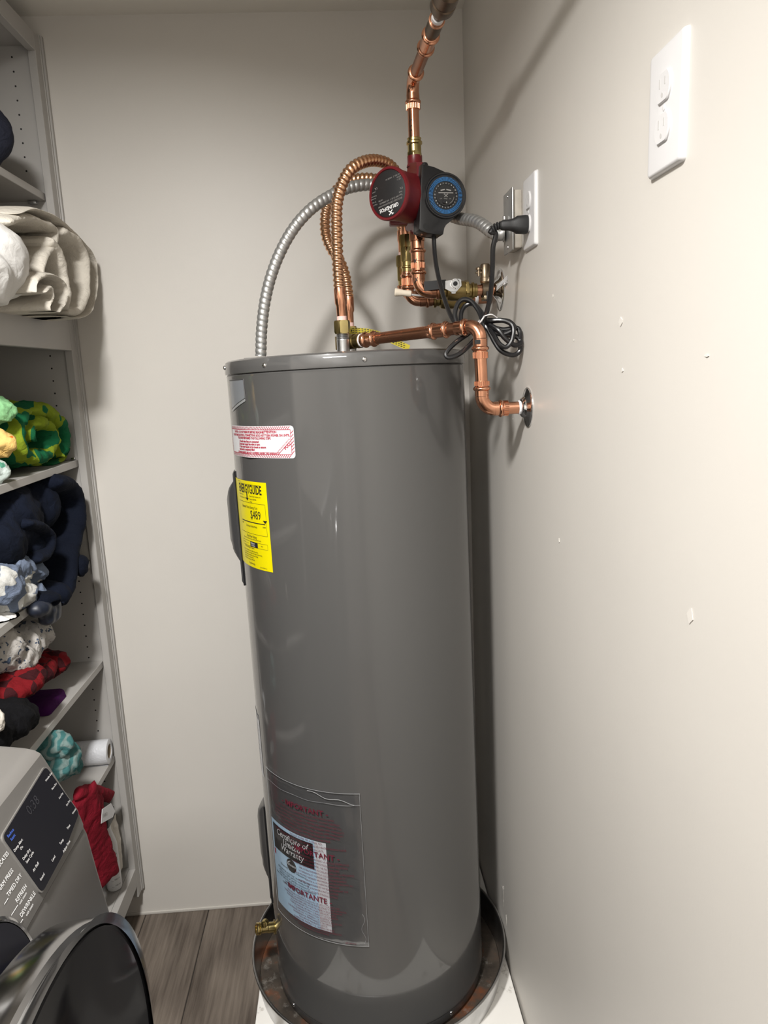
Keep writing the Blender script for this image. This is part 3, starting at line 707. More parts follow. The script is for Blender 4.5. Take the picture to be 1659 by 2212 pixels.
# ---- front nipple, union and corrugated copper connector
def connector(name, label, nx, px0, ny, pts, endp, bottom=True):
    r = thing(name, label, 'hose', (nx, ny, 1.70))
    return r
NZ = 1.663                                     # top of the heater cap
n1 = at(741, 740, y=-.10); n2 = at(757, 735, y=.10)
def nipple(p):
    m = MB(); h = 1.711-NZ
    pr = [(.0130, 0), (.0130, h*.62)]
    for k in range(5): pr += [(.0132, h*(.66+.065*k)), (.0124, h*(.69+.065*k))]
    pr += [(.012, h)]
    m.lathe(pr, o=V((p.x, p.y, NZ-.002)), ax=Z, seg=28)
    o = part('pipe_nipple', m, m_steel, heater, 'short zinc-plated threaded pipe nipple')
    m = MB(); m.lathe([(.034, -.003), (.033, .002), (.026, .0045), (.0135, .0055)], o=V((p.x+.004, p.y, NZ-.001)), ax=Z, seg=36); part('nipple_collar', m, m_tank, heater)
nipple(n1); nipple(n2)
def hose(name, label, n, path, end_dir, pitch):
    t = thing(name, label, 'pipe', (n.x, n.y, 1.708))
    zt = 1.7045
    part('union_nut', hexnut(V((n.x, n.y, zt)), Z, .0172, .0265, rot=.25), m_brass, t, 'hexagonal brass union nut')
    m = rings(V((n.x, n.y, zt+.024)), Z, [(.0102, 0), (.0102, .0105), (.0095, .011)]); part('plastic_liner', m, m_liner, t, 'pale pink plastic liner')
    c0 = V((n.x, n.y, zt+.030)); top = path[0]
    d = (top-c0).normalized(); Lc = (top-c0).length
    m = MB().lathe([(.0096, 0), (.0098, .002), (.0098, Lc*.42), (.0118, Lc*.50), (.0118, Lc*.95), (.0112, Lc)], o=c0, ax=d, seg=28); part('copper_cuff', m, m_copper, t)
    part('corrugated_tube', corrug(path, .0112, pitch, .0012), m_hose, t, angle=60)
    e = path[-1]; d = end_dir.normalized()
    m = MB().lathe([(.0112, -.002), (.0118, .001), (.0118, .02), (.0098, .026), (.0098, .05)], o=e, ax=d, seg=28); part('copper_cuff', m, m_copper, t)
    return t
m_liner = mat('pale_pink_liner', (0.74, 0.50, 0.46), rough=.4)
CH1 = V((.1505, -.035, 0)); 
c2x = at(878, 520, y=.06).x; CH2 = V((c2x, .06, 0)); c3x = at(869, 520, y=.15).x; CH3 = V((c3x, .15, 0))
def pp(l): return [at(a, b, y=c) for a, b, c in l]
hose_f = hose('flexible_water_connector', 'front corrugated copper water connector arching up from the nearer threaded nipple', n1,
     smooth_path(pp([(733, 622, -.10), (730, 575, -.10), (728, 530, -.10), (727, 480, -.10), (728, 440, -.098), (738, 400, -.09), (757, 367, -.08), (785, 350, -.06), (815, 347, -.03), (843, 358, 0), (862, 385, .03), (870, 420, .05)])+[V((CH2.x, CH2.y, 1.975)), V((CH2.x, CH2.y, 1.945))], 160), V((0, 0, -1)), .0102)
hose_r = hose('flexible_water_connector', 'rear corrugated copper water connector mostly hidden behind the nearer one', n2,
     smooth_path(pp([(753, 640, .10), (747, 600, .10), (735, 565, .10), (718, 542, .10), (705, 512, .10), (702, 480, .10), (706, 450, .10), (720, 420, .10), (745, 395, .11), (775, 386, .12), (805, 386, .13), (835, 396, .14)])+[V((CH3.x-.004, CH3.y, 2.02)), V((CH3.x, CH3.y, 1.98)), V((CH3.x, CH3.y, 1.945))], 160), V((0, 0, -1)), .0102)

# ---- the two chains that take the connectors down and to the wall
def chain(name, label, C, ztop, zleg, hz_nut, lever=None):
    t = thing(name, label, 'pipe', (C.x, C.y, zleg-.02))
    o = V((C.x, C.y, 0))
    part('plastic_liner', rings(o+Z*(ztop-.006), Z, [(.0095, 0), (.0100, .0005), (.0100, .0085), (.0095, .009)]), m_liner, t)
    part('union_nut', hexnut(o+Z*(ztop-.031), Z, .0168, .0265, rot=.2), m_brass, t)
    part('check_valve_body', hexnut(o+Z*(ztop-.062), Z, .0155, .031, rot=.3, ch=.06), m_brass, t)
    part('brass_adapter', rings(o+Z*(ztop-.083), Z, [(.0125, 0), (.0125, .007), (.0148, .0085), (.0148, .011), (.0128, .0125), (.0128, .021)]), m_brass, t)
    zk = zleg+.026
    part('press_sleeve', sleeve(o+Z*(zk-.002), Z, ztop-.083-zk+.002, beads=(.12, .78), knurl=(.25, .62)), m_copper, t)
    b_, e0, e1 = bend(o+Z*zleg, -Z, X, .026, PRAD+.0008); part('elbow', b_, m_copper, t)
    part('press_sleeve', sleeve(e1, X, .028, beads=(.6,)), m_copper2, t)
    return t, e1+X*.028
c2, q2 = chain('hot_water_branch', 'brass and copper riser behind the pump discharge turning right to the wall', CH2, at(878, 503, y=.06).z, at(900, 650, y=.06).z, 0)
c3, q3 = chain('cold_water_branch', 'rearmost brass and copper riser, mostly hidden, turning right to the wall', CH3, at(869, 548, y=.15).z, at(890, 640, y=.15).z, 0)
def to_wall(t, q, xs, esc=True, r=PRAD, mt=m_copper2):
    part('copper_pipe', pipe(q, V((XR-.0005, q.y, q.z))), mt, t)
def ball_valve(t, q, x0, x1, mt):
    o = V((x0, q.y, q.z)); L = x1-x0
    part('valve_body', rings(o, X, [(.0135, 0), (.0165, .001), (.0165, .006), (.0135, .008), (.0135, .014), (.0185, .017), (.0205, L*.32), (.0205, L*.66), (.0185, L*.74), (.0145, L*.77), (.0145, L*.84), (.0172, L*.86), (.0172, L*.91), (.0145, L*.93), (.0145, L*.99), (.0125, L)], seg=32), mt, t)
    part('hex_flats', hexnut(V((x0+L*.68, q.y, q.z)), X, .0232, L*.09, rot=.3), mt, t)
# chain 2 valve + wall pipe
to_wall(c2, q2, 0); ball_valve(c2, q2, q2.x+.002, q2.x+.088, m_brass2)
to_wall(c3, q3, 0); ball_valve(c3, q3, q3.x+.002, q3.x+.088, m_brass2)
part('white_washer', rings(V((.288, q2.y, q2.z)), X, [(.014, 0), (.0145, .001), (.0145, .006), (.014, .007)]), m_white, c2)
# lever of the middle valve with cream grip
a = at(985, 646, y=.027); b = at(884, 634, y=.030); e = at(852, 631, y=.030)
m = MB(); m.box((min(a.x, b.x), .028, -.002), (max(a.x, b.x)+.008, .031, .0025), .0006, 1); zz = (a.z+b.z)/2
m.v = [V((q.x, q.y, q.z+b.z+(a.z-b.z)*(q.x-b.x)/(a.x-b.x)-.002)) for q in m.v]; lv = part('lever', m, m_conduit, c2, 'flat zinc lever')
m = MB(); d = (e-b).normalized(); Lg = (e-b).length; m.lathe([(.0065, -.004), (.007, 0), (.0065, Lg*.4), (.0085, Lg*.8), (.0092, Lg*.92), (.0075, Lg*.99), (.003, Lg)], o=b, ax=d, seg=20, sx=1.0); part('lever_grip', m, m_ivory, lv, 'cream plastic lever grip')
m = hexnut(V((a.x+.004, .020, a.z)), -Y, .008, .012); part('lever_nut', m, m_steel, lv)

# ---- pump discharge: down to an elbow, ball valve, wall
LZ = at(925, 631, y=-.035).z
dis = thing('pump_discharge_pipe', 'bright copper fitting below the red pump bending right into a black-handled ball valve', 'pipe', (CH1.x, CH1.y, LZ-.02))
zt = at(903, 503, y=-.035).z; o = V((CH1.x, CH1.y, 0))
part('hex_adapter', hexnut(o+Z*(zt-.017), Z, .0178, .020, rot=.26), m_copper, dis)
zb = LZ+.027; zm = zb+(zt-.017-zb)*.47
part('press_sleeve', sleeve(o+Z*(zm), Z, zt-.017-zm, r=PRAD+.001, beads=(.52,), k=1.05), m_copper, dis)
part('press_sleeve', sleeve(o+Z*(zb-.001), Z, zm-zb+.001, r=PRAD+.0008, beads=(.38,), knurl=(.62, .92), k=1.05), m_copper, dis)
b_, e0, e1 = bend(o+Z*LZ, -Z, X, .027, PRAD+.0018); part('elbow', b_, m_copper, dis)
pr = Print(lambda u, v: V((CH1.x-.003+u, CH1.y-math.sqrt((PRAD+.0032)**2-(u-.003)**2), zb-.004+v)))
fn_ = pr.fn
for st in ((-.007, -.004, .000, .007), (-.006, .006, -.001, -.001), (-.007, .036, -.001, .044), (-.007, .044, -.002, .036)): part('marker_stroke', Print(fn_).line(*st, .0015, 3).mb, m_ink, dis)
part('press_sleeve', sleeve(e1-X*.002, X, .028, beads=(.55,)), m_copper2, dis)
q1 = e1+X*.026
part('copper_pipe', pipe(q1, V((XR-.0005, q1.y, q1.z))), m_copper, dis)
xv0 = at(948, 627, y=-.035).x; xv1 = at(1030, 618, y=-.035).x
ball_valve(dis, q1, xv0, xv1, m_brass2)
# zinc lever plate with nut, black grip
nc = at(983, 613, y=-.063)
def plate_px(pxs, y, th):
    m = MB(); m.prism([at(a, b, y=y) for a, b in pxs], (0, th, 0)); return m
lv = part('lever', plate_px([(962, 607), (992, 602), (996, 604), (997, 617), (986, 630), (974, 630), (962, 624)], -.061, .003), m_steel, dis, 'bright zinc lever plate')
part('lever_bend', plate_px([(974, 629), (985, 629), (984, 634), (976, 634)], -.058, .010), m_steel, lv)
part('lever_nut', hexnut(V((nc.x, -.060, nc.z)), -Y, .0095, .006, rot=.2), m_steel, lv)
part('lever_washer', rings(V((nc.x, -.0615, nc.z)), -Y, [(.0105, 0), (.0105, .0014), (.009, .0016)]), m_chrome, lv)
part('valve_stem', rings(V((nc.x, -.064, nc.z)), -Y, [(.0045, 0), (.0045, .005), (.0035, .0055)], cap=(True, True)), m_dark, lv)
g = MB(); A = [at(916, 608, y=-.060), at(963, 604, y=-.060), at(964, 623, y=-.060), at(917, 628, y=-.060)]
g.prism(A, (0, .007, 0)); part('lever_grip', g, m_blackm, lv, 'black vinyl lever grip')
part('stem_block', rings(V((nc.x, -.036, nc.z)), -Y, [(.011, 0), (.011, .022), (.009, .025)]), m_brass2, dis)
# wall rosettes
def rosette(name, label, c, r, dark=None):
    t = thing(name, label, 'pipe cover', c)
    part('flange', MB().lathe([(r, -.0005), (r, .002), (r-.0015, .0035), (r-.006, .0045), (r*.55, .008), (PRAD+.006, .013), (PRAD+.0015, .016), (PRAD+.0004, .016)], o=V((XR, c.y, c.z)), ax=-X, seg=48, cap=(False, False)), m_chrome, t)
    return t
rosette('wall_escutcheon', 'chrome wall cover ring around the pipe behind the bronze clamp', V((XR, q1.y, q1.z)), .043)
# bronze ground clamp with wires
gc = thing('ground_clamp', 'bronze grounding clamp with screws on the copper pipe at the wall', 'clamp', V((.285, q1.y, q1.z)))
gx = at(1048, 600, y=-.035).x; gz = q1.z
m = MB(); m.lathe([(.0155, -.008), (.0165, -.007), (.0165, .007), (.0155, .008)], o=V((gx, q1.y, gz)), ax=X, seg=20, cap=(False, False)); part('clamp_saddle', m, m_bronze if 'm_bronze' in globals() else mat('dull_bronze', (0.30, 0.24, 0.17), rough=.4, metal=1, var=.3, vscale=40), gc)
m_bronze = MATS['dull_bronze']
tz = at(1048, 570, y=-.035).z
part('clamp_hub', rings(V((gx, q1.y, gz+.013)), Z, [(.008, 0), (.0115, .004), (.0115, .012), (.0105, .013), (.0105, tz-gz-.016), (.0085, tz-gz-.013)], seg=24), m_bronze, gc)
part('clamp_jaw', MB().box((gx-.006, q1.y-.017, gz-.022), (gx+.008, q1.y+.017, gz-.012), .002), m_bronze, gc)
s0 = at(1034, 582, y=-.04)
part('clamp_screw', rings(V((s0.x, s0.y, s0.z-.014)), Z, [(.003, 0), (.003, .012), (.0065, .013), (.0065, .017), (.004, .019)], seg=14), m_bronze, gc)
part('wing', MB().box((s0.x-.007, s0.y-.002, s0.z-.009), (s0.x+.006, s0.y+.002, s0.z-.004), .001, 1), m_bronze, gc)
s1 = at(1053, 640, y=-.05)
part('clamp_screw', rings(V((s1.x, s1.y, s1.z-.010)), Z, [(.0028, 0), (.0028, .02)], seg=12), m_blackm, gc)
gw = thing('ground_wire', 'short bundle of white stranded wire poking out beside the chrome cover', 'wire', at(1072, 622, y=-.05))
random.seed(3)
a0 = at(1073, 621, y=-.075); a1 = at(1096, 603, x=XR-.001)
for k in range(6):
    o_ = V((0, .0012*math.cos(k*1.05), .0024*(k-2.5)*.8)); part('wire_strand', MB().tube(smooth_path([a0+o_*1.2, a0.lerp(a1, .5)+o_+V((-.001, 0, .001*math.sin(k))), a1+o_*1.3], 12), .0008, 6), m_white, gw)

# ---- relief valve on the heater top and its discharge pipe
tp = thing('relief_discharge_pipe', 'copper discharge pipe crossing the heater top then dropping down to the right wall', 'pipe', at(765, 735, y=-.05))
P0 = at(768, 737, y=-.065); P1 = at(1036, 703, y=-.265); P1 = V((.2365, -.265, P1.z)); d = (P1-P0).normalized()
PL = (P1-P0).length
part('valve_outlet', rings(P0-d*.03, d, [(.012, 0), (.0155, .004), (.0155, .028), (.0135, .030), (.0135, .036), (.0155, .037), (.0155, .045), (.012, .047)], seg=24), m_brass2, tp, 'dark tarnished brass outlet')
part('thread_tape', rings(P0+d*.0155, d, [(.0125, 0), (.0142, .0005), (.0142, .003), (.0125, .0035)]), m_tape, tp)
s_a = P0+d*.019; part('press_sleeve', sleeve(s_a, d, .040, beads=(.22, .78)), m_copper, tp)
tb = (at(928, 712, y=-.19)-P0).dot(d); tc_ = (at(985, 707, y=-.23)-P0).dot(d)
part('copper_pipe', pipe(s_a+d*.03, P0+d*(PL-.02)), m_copper2, tp)
part('press_coupling', sleeve(P0+d*(tb-.001), d, .046, beads=(.22, .86)), m_copper, tp)
part('press_sleeve', sleeve(P0+d*(PL-.052), d, .026, beads=(.75,), k=1.0), m_copper, tp)
R_el = .024
b_, e0, e1 = bend(P1, d, -Z, R_el, PRAD+.0012); part('elbow', b_, m_copper, tp)
P2 = V((.2385, -.265, at(1042, 884, y=-.265).z))
part('press_sleeve', sleeve(e1, -Z, .037, beads=(.48,), knurl=(.66, .96)), m_copper, tp)
part('copper_pipe', pipe(e1-Z*.03, P2+Z*.04), m_copper, tp)
part('press_sleeve', sleeve(P2+Z*(R_el), Z, .029, beads=(.50,), knurl=(.70, .97)), m_copper, tp)
b_, f0, f1 = bend(P2, -Z, X, R_el, PRAD+.0012); part('elbow', b_, m_copper, tp)
part('press_sleeve', sleeve(f1-X*.001, X, .027, beads=(.45,), knurl=(.66, .97)), m_copper, tp)
part('copper_pipe', pipe(f1+X*.02, V((XR-.0005, P2.y, P2.z))), m_copper, tp)
m = MB(); m.lathe([(PRAD+.0004, .3075-P2.x), (PRAD+.002, .309-P2.x), (PRAD+.001, .313-P2.x), (PRAD+.0026, .317-P2.x), (PRAD+.0004, .319-P2.x)], o=P2, ax=X, seg=20, cap=(False, False)); part('white_filler', m, m_tape, tp, 'blob of white filler')
pr = Print(lambda u, v: P0+d*u+V((0, -PRAD-.0002, 0))+Z*v); 
for u in (.085, .118): part('marker_stroke', Print(pr.fn).line(u, -.006, u-.004, -.002, .0012, 1).mb, m_ink, tp)
part('black_stamp', MB().box((e1.x-.0125, e1.y-.0142, e1.z-.010), (e1.x-.002, e1.y-.0125, e1.z-.002), .0003, 1), m_ink, tp)
rosette('wall_escutcheon', 'round dark chrome wall cover ring at the end of the lowest copper pipe', V((XR, P2.y, P2.z)), .0375)
# relief valve body sitting on the heater behind the outlet
bz = P0-d*.035
rv = thing('relief_valve', 'relief valve with black lever tip behind the front nipple on the heater top', 'valve', V((bz.x, bz.y, NZ)))
part('valve_body', rings(V((bz.x, bz.y, NZ+.0005)), Z, [(.014, 0), (.014, .01), (.017, .012), (.017, .038), (.011, .042), (.011, .048)]), m_brass2, rv)
part('lever', MB().box((bz.x-.004, bz.y-.004, NZ+.0485), (bz.x+.020, bz.y+.004, NZ+.0525), .001), m_blackm, rv)
# yellow warning tag
m_tagy = mat('yellow_tag', (0.62, 0.52, 0.06), rough=.45, spec=.3)
tg = thing('warning_tag', 'narrow yellow printed tag hanging behind the copper discharge pipe', 'tag', at(820, 730, y=.0))
TP = smooth_path([at(750, 714, y=-.03), at(790, 716, y=-.02), at(820, 723, y=0), at(850, 737, y=.01), at(884, 752, y=.02)], 24)
part('tag_strip', MB().sweep(TP, lambda i, t: [(-.0065, -.0003), (.0065, -.0003), (.0065, .0003), (-.0065, .0003)], up=Z), m_tagy, tg)
rg = random.Random(5); pr = MB()
for i in range(2, 22):
    p_ = TP[i]; 
    for k in range(3):
        h = .004-.004*k; pr.add([p_+V((-.0022, -.0012, h)), p_+V((.0022*rg.uniform(.3, 1), -.0012, h)), p_+V((.0022, -.0012, h+.0014)), p_+V((-.0022, -.0012, h+.0014))], [(0, 1, 2, 3)])
part('black_print', pr, m_ink, tg)

# ---- riser above the pump, bending towards the viewer
RZ = at(893, 176, y=-.035).z
ris = thing('pump_riser_pipe', 'copper pipe rising from the red pump then running forward under the ceiling', 'pipe', (CH1.x, CH1.y, 2.07))
zA = at(897, 343, y=-.04).z; zB2 = at(896, 297, y=-.04).z
o = V((CH1.x, CH1.y, 0))
part('thread_sealant', rings(o+Z*(zA-.006), Z, [(.0130, 0), (.0150, .001), (.0155, .006), (.0140, .009)]), m_tape, ris, 'messy white thread sealant')
part('hex_adapter', hexnut(o+Z*(zA+.002), Z, .0158, .012, rot=.25), m_brass, ris)
part('brass_adapter', rings(o+Z*(zA+.013), Z, [(.0140, 0), (.0140, .014), (.0165, .016), (.0165, .020), (.0140, .022), (.0140, .026), (.0150, .027), (.0150, zB2-zA-.014), (.0125, zB2-zA-.013)]), m_brass, ris)
zE = RZ-.024
part('copper_pipe', pipe(o+Z*(zB2-.002), o+Z*(zE-.02)), m_copper, ris)
part('press_sleeve', sleeve(o+Z*(zE-.030), Z, .030, beads=(.5,), knurl=(.04, .36)), m_copper, ris)
F0 = V((CH1.x, CH1.y, RZ)); F1 = at(985, -45, y=-.56); F1.z = RZ-.0; dF = (at(952, 22, z=RZ-.002)-F0).normalized()
b_, e0, e1 = bend(F0, Z, dF, .024, PRAD+.0012); part('elbow', b_, m_copper, ris)
part('press_sleeve', sleeve(e1, dF, .026, beads=(.8,)), m_copper, ris)
t1 = (at(918, 104, z=RZ)-F0).dot(dF); t2 = (at(931, 75, z=RZ)-F0).dot(dF); t3 = (at(945, 40, z=RZ)-F0).dot(dF); t4 = (at(952, 24, z=RZ)-F0).dot(dF)
part('copper_pipe', pipe(e1+dF*.02, F0+dF*t2), m_copper2, ris)
part('press_coupling', sleeve(F0+dF*(t1-.004), dF, t2-t1+.012, beads=(.12, .9)), m_copper, ris)
part('aged_pipe', pipe(F0+dF*(t2-.004), F0+dF*(t3-.002)), mat('brown_aged_copper', (0.17, 0.125, 0.09), rough=.35, metal=1, var=.3, vscale=20), ris, 'dark brown aged copper')
m_aged = MATS['brown_aged_copper']
part('aged_socket', rings(F0+dF*((t2+t3)/2-.012), dF, [(PRAD, 0), (PRAD+.0016, .001), (PRAD+.0016, t3-(t2+t3)/2+.012), (PRAD, t3-(t2+t3)/2+.014)], cap=(False, False)), m_aged, ris)
part('copper_ring', rings(F0+dF*(t3-.004), dF, [(PRAD-.002, 0), (PRAD+.0022, .001), (PRAD+.0022, .005), (PRAD-.002, .006)]), m_copper, ris)
part('white_seal', rings(F0+dF*(t3+.002), dF, [(PRAD-.003, 0), (PRAD-.001, .002), (PRAD-.001, .010), (PRAD-.003, .011)]), m_tape, ris)
part('check_valve', rings(F0+dF*(t3+.006), dF, [(PRAD-.003, 0), (PRAD-.003, .012), (.0185, .034), (.0205, .040), (.0205, .058), (.0185, .060), (.0185, .064), (.0205, .066), (.0205, .095), (.016, .10), (.0125, .105)], seg=36), m_aged, ris, 'dark bronze union fitting')
part('aged_pipe', pipe(F0+dF*(t3+.10), F0+dF*(t3+1.0)), m_aged, ris)
FE = F0+dF*(t3+1.0)
b_, e0, e1 = bend(FE, dF, Z, .03, PRAD); part('elbow', b_, m_aged, ris)
part('aged_pipe', pipe(e1, V((e1.x, e1.y, ZC))), m_aged, ris)
mk = Print(lambda u, v: o+V((u, -math.sqrt(PRAD**2-u*u)-.0003, v)))
for v in (.0, .008, .019): part('marker_stroke', Print(mk.fn).line(-.009, zB2+.012+v, -.005, zB2+.013+v, .0016, 1).mb, m_ink, ris)

# ---- grey flexible conduit
cdt = thing('electrical_conduit', 'grey corrugated steel conduit arching from the heater top to the wall box', 'conduit', at(563, 766, y=0.0))
CP = [V((at(563, 766, y=0.0).x, 0, NZ+.006))]+pp([(565, 715, 0), (571, 660, 0), (583, 605, 0), (603, 550, 0), (632, 497, 0), (668, 455, .005), (712, 424, .02), (760, 404, .04), (815, 400, .055), (880, 420, .05), (940, 448, .0), (985, 470, -.055), (1030, 479, -.12)])
JB = at(1118, 482, x=XR-.022); CP += [V((.285, -.175, JB.z+.002)), V((.303, -.182, JB.z))]
part('corrugated_sheath', corrug(smooth_path(CP, 220), .0115, .0118, .0011, shape='lobe'), m_conduit, cdt, angle=50)
part('base_connector', rings(CP[0]-Z*.0065, Z, [(.0135, 0), (.0135, .004), (.0115, .0045)]), m_steel, cdt)
c = at(1086, 484, y=-.17); 
part('wall_connector', rings(V((.281, -.173, JB.z)), V((1, -.2, 0)), [(.0125, 0), (.0145, .001), (.0145, .010), (.0125, .011), (.0125, .02), (.015, .0205), (.015, .023)]), m_conduit, cdt)
part('connector_screw', rings(at(1089, 470, y=-.19), Z, [(.003, -.004), (.003, .002), (.002, .003)], seg=10), m_screw, cdt)
gs = at(585, 763, y=-.02)
part('screw', rings(V((gs.x, -.02, NZ-.002)), Z, [(.006, 0), (.006, .003), (.004, .0045)], seg=12), mat('green_screw', (0.12, 0.42, 0.30), rough=.3), heater, 'green grounding screw')
part('junction_cover', MB().box((gs.x-.05, -.09, NZ-.003), (gs.x+.045, .06, NZ+.0015), .001), m_tank, heater)
# ------------------------------------------------------------------ circulation pump with timer
PA = V((.1490, -.045, 0))
cN = V((math.sin(R_(10)), -math.cos(R_(10)), 0)); rN = V((math.cos(R_(10)), math.sin(R_(10)), 0))
def onpl(px, py, P0, n):
    d = ray(px, py); t = (P0-CAM).dot(n)/d.dot(n); return CAM+d*t
def pz(x, y): return (760+x/5.53, 300+y/5.53)
zt_ = at(897, 349, y=-.06).z; zb_ = at(897, 498, y=-.06).z
pump = thing('circulation_pump', 'dark red circulation pump with black timer box on the copper riser', 'pump', V((PA.x, PA.y, zb_)))
def obox(r0, r1, c0, c1, z0, z1, bev=.003):
    M3 = Matrix((rN, -cN, Z)).transposed()
    m = MB().box((r0, -c1, z0), (r1, -c0, z1), bev); m.v = [V((PA.x, PA.y, 0))+rN*q.x-cN*q.y+Z*q.z for q in m.v]; return m
part('inlet_collar', rings(V((CH1.x, CH1.y, zt_-.004)), Z, [(.0175, 0), (.0165, .004), (.0155, .006), (.0155, at(897, 345, y=-.04).z-zt_+.012)]), m_red, pump)
part('outlet_collar', rings(V((CH1.x, CH1.y, zb_-.006)), Z, [(.0150, 0), (.0155, .001), (.0165, .010)]), m_red, pump)
# motor can, facing left-front
cz = at(838, 418, y=-.115).z; nA = V((-math.sin(R_(44)), -math.cos(R_(44)), 0)); fc = at(838, 418, y=-.115)
part('motor_can', MB().lathe([(.040, -.085), (.046, -.080), (.0475, -.072), (.0475, -.055), (.0465, -.05), (.0490, -.012), (.0505, -.006), (.0505, -.002), (.0490, .0005), (.0450, .001), (.0440, -.0015), (.02, -.0018)], o=fc, ax=nA, seg=64), m_red, pump, 'dark red motor can')
pl = part('name_plate', MB().lathe([(.0437, -.0012), (.0437, -.0004), (.0430, 0), (.001, 0)], o=fc, ax=nA, seg=64), m_blackm, pump, 'black round name plate with upside-down white print')
# print on the plate, turned upside down; u to the right as seen, v up
ur = V((0, 0, 1)).cross(nA).normalized()
rot = R_(188)
def pf(u, v): 
    a, b = u*math.cos(rot)-v*math.sin(rot), u*math.sin(rot)+v*math.cos(rot); return fc+nA*.0006+ur*a+Z*b
pr = Print(pf)
pr.text(.002, .0235, 'GRUNDFOS', .0098, align='CENTER', bold=.0003, sx=.95)
pr.line(-.006, .0405, .004, .0325, .0022, 2); pr.line(.004, .0405, -.001, .0375, .0022, 2); pr.line(-.006, .0325, -.001, .0355, .0022, 2); pr.line(-.008, .0395, -.003, .0410, .0016, 2)
part('white_print', pr.mb, m_inkwhite, pl)
pr = Print(pf)
for u, v, s_, sz in ((-.034, .0170, 'ENCLOSED CIRCULATION PUMP', .0043), (-.036, .0115, 'Type UPS 15-42 F   P/N 59896155', .0043), (-.036, .0060, 'Volts', .004), (.014, .0060, '145 PSI', .004), (-.039, -.0005, 'C/L', .005), (-.038, -.018, '115 V~', .004), (-.038, -.0225, '0.75 A', .004), (-.036, -.027, 'CA NO. 2   MADE IN', .004),
                     (.024, -.020, 'UL', .006), (.030, -.014, 'Listed', .0035), (.031, -.002, 'Thermally', .0034), (.029, -.0065, 'Protected', .0034), (.030, .010, 'Class H', .0035), (.032, .004, 'TF 110', .0035)): pr.text(u, v, s_, sz)
part('fine_print', pr.mb, m_inkgrey, pl)
u0 = onpl(*pz(470, 980), fc-nA*.055, nA)
part('lower_lug', MB().box((u0.x-.004, u0.y-.012, u0.z-.010), (u0.x+.034, u0.y+.012, u0.z+.004), .003), m_red, pump)
# black cover
C0 = PA-rN*.010+cN*.068
def cp_(x, y): return onpl(*pz(x, y), C0, cN)
dc = cp_(1112, 682)
outl = [(832, 300), (860, 298), (985, 330), (1195, 425), (1262, 478), (1315, 545), (1345, 620), (1352, 690), (1345, 760), (1318, 835), (1275, 895), (1225, 945), (1180, 985), (1130, 1025), (1105, 1070), (1092, 1140), (1070, 1152), (900, 1128), (815, 1095), (803, 1080)]
poly = [cp_(*q) for q in outl]
m = MB(); cen = sum(poly, V())/len(poly)
lay = [(1.0, -.035), (1.0, -.003), (.985, -.0005), (.965, 0)]
n0 = 0; K = len(poly)
for s_, h in lay: m.v += [cen+(q-cen)*s_+cN*h for q in poly]
for i in range(3):
    for k in range(K): m.f.append((i*K+k, i*K+(k+1) % K, (i+1)*K+(k+1) % K, (i+1)*K+k))
m.f.append(tuple(3*K+k for k in range(K))); m.f.append(tuple(reversed(range(K))))
LF0 = PA-rN*.011
hp = [onpl(a, b, LF0, rN) for a, b in ((880, 356), (883, 352), (899.5, 350), (902.5, 496), (898, 501), (880, 500), (876, 495), (877, 430))]
part('pump_housing', MB().prism(hp, rN*.019), m_red, pump, 'dark red painted housing block')
for k in (0, 1):
    fr_ = [onpl(a, b, LF0-rN*.0006, rN) for a, b in ((877, 489-5*k), (902, 485-5*k), (902, 487-5*k), (877, 491-5*k))]
    part('housing_rib', MB().prism(fr_, rN*.02), m_red, pump)
cov = part('timer_cover', m, m_black, pump, 'black plastic timer cover')
part('cover_flange', MB().prism([cen+(q-cen)*V((1, 1, 1)).x*1.012-cN*.035 for q in poly], -cN*.004), m_black, cov)
# timer dial
dl = part('timer_dial', MB().lathe([(.0438, -.002), (.0438, .003), (.0425, .0048), (.0405, .0048), (.0385, .003), (.001, .003)], o=dc, ax=cN, seg=72), m_black, cov, 'round timer dial')
part('dial_disc', MB().lathe([(.0258, .003), (.0258, .0042), (.0205, .0042), (.020, .0058), (.0195, .0062), (.001, .0062)], o=dc, ax=cN, seg=60), m_blackm, dl)
m = MB()
for k in range(80):
    a = 2*PI*k/80; e = rN*math.cos(a)+Z*math.sin(a); w = (-rN*math.sin(a)+Z*math.cos(a))*.00046
    q = [e*.0268-w*.8, e*.0348-w, e*.0348+w, e*.0268+w*.8]; m.prism([dc+cN*.003+x_ for x_ in q], cN*.0022)
part('timer_tabs', m, mat('blue_plastic_tabs', (0.04, 0.19, 0.45), rough=.45), dl, 'ring of small blue timer tabs', kind='stuff')
pr = Print(lambda u, v: dc+cN*.0046+rN*u+Z*v)
for k in range(24):
    a = 2*PI*k/24+.06
    h_ = [6, 7, 8, 9, 10, 11, 12, 1, 2, 3, 4, 5][k % 12]; aa = PI/2-a
    pr.text(.0229*math.cos(aa), .0229*math.sin(aa)-.001, str(h_), .0034, align='CENTER')
part('hour_numbers', pr.mb, m_inkwhite, dl)
pr = Print(lambda u, v: dc+cN*.0066+rN*u+Z*v)
pr.line(-.0155, .0045, .0155, .0045, .0018, 2); pr.line(-.011, .0088, -.002, .0108, .0022, 2); pr.line(.001, .0108, .011, .0088, .0022, 2)
for s_ in (-1, 1): pr.line(-.0035*s_, -.0035, .0035*s_, .0025, .0013, 2); pr.line(-.0045*s_, .0018, -.002*s_, .0025, .001, 1)
pr.text(-.0105, -.0075, 'OFF', .0028, align='CENTER'); pr.text(-.001, -.0075, 'TIMER', .0028, align='CENTER'); pr.text(.0085, -.0075, 'ON', .0028, align='CENTER')
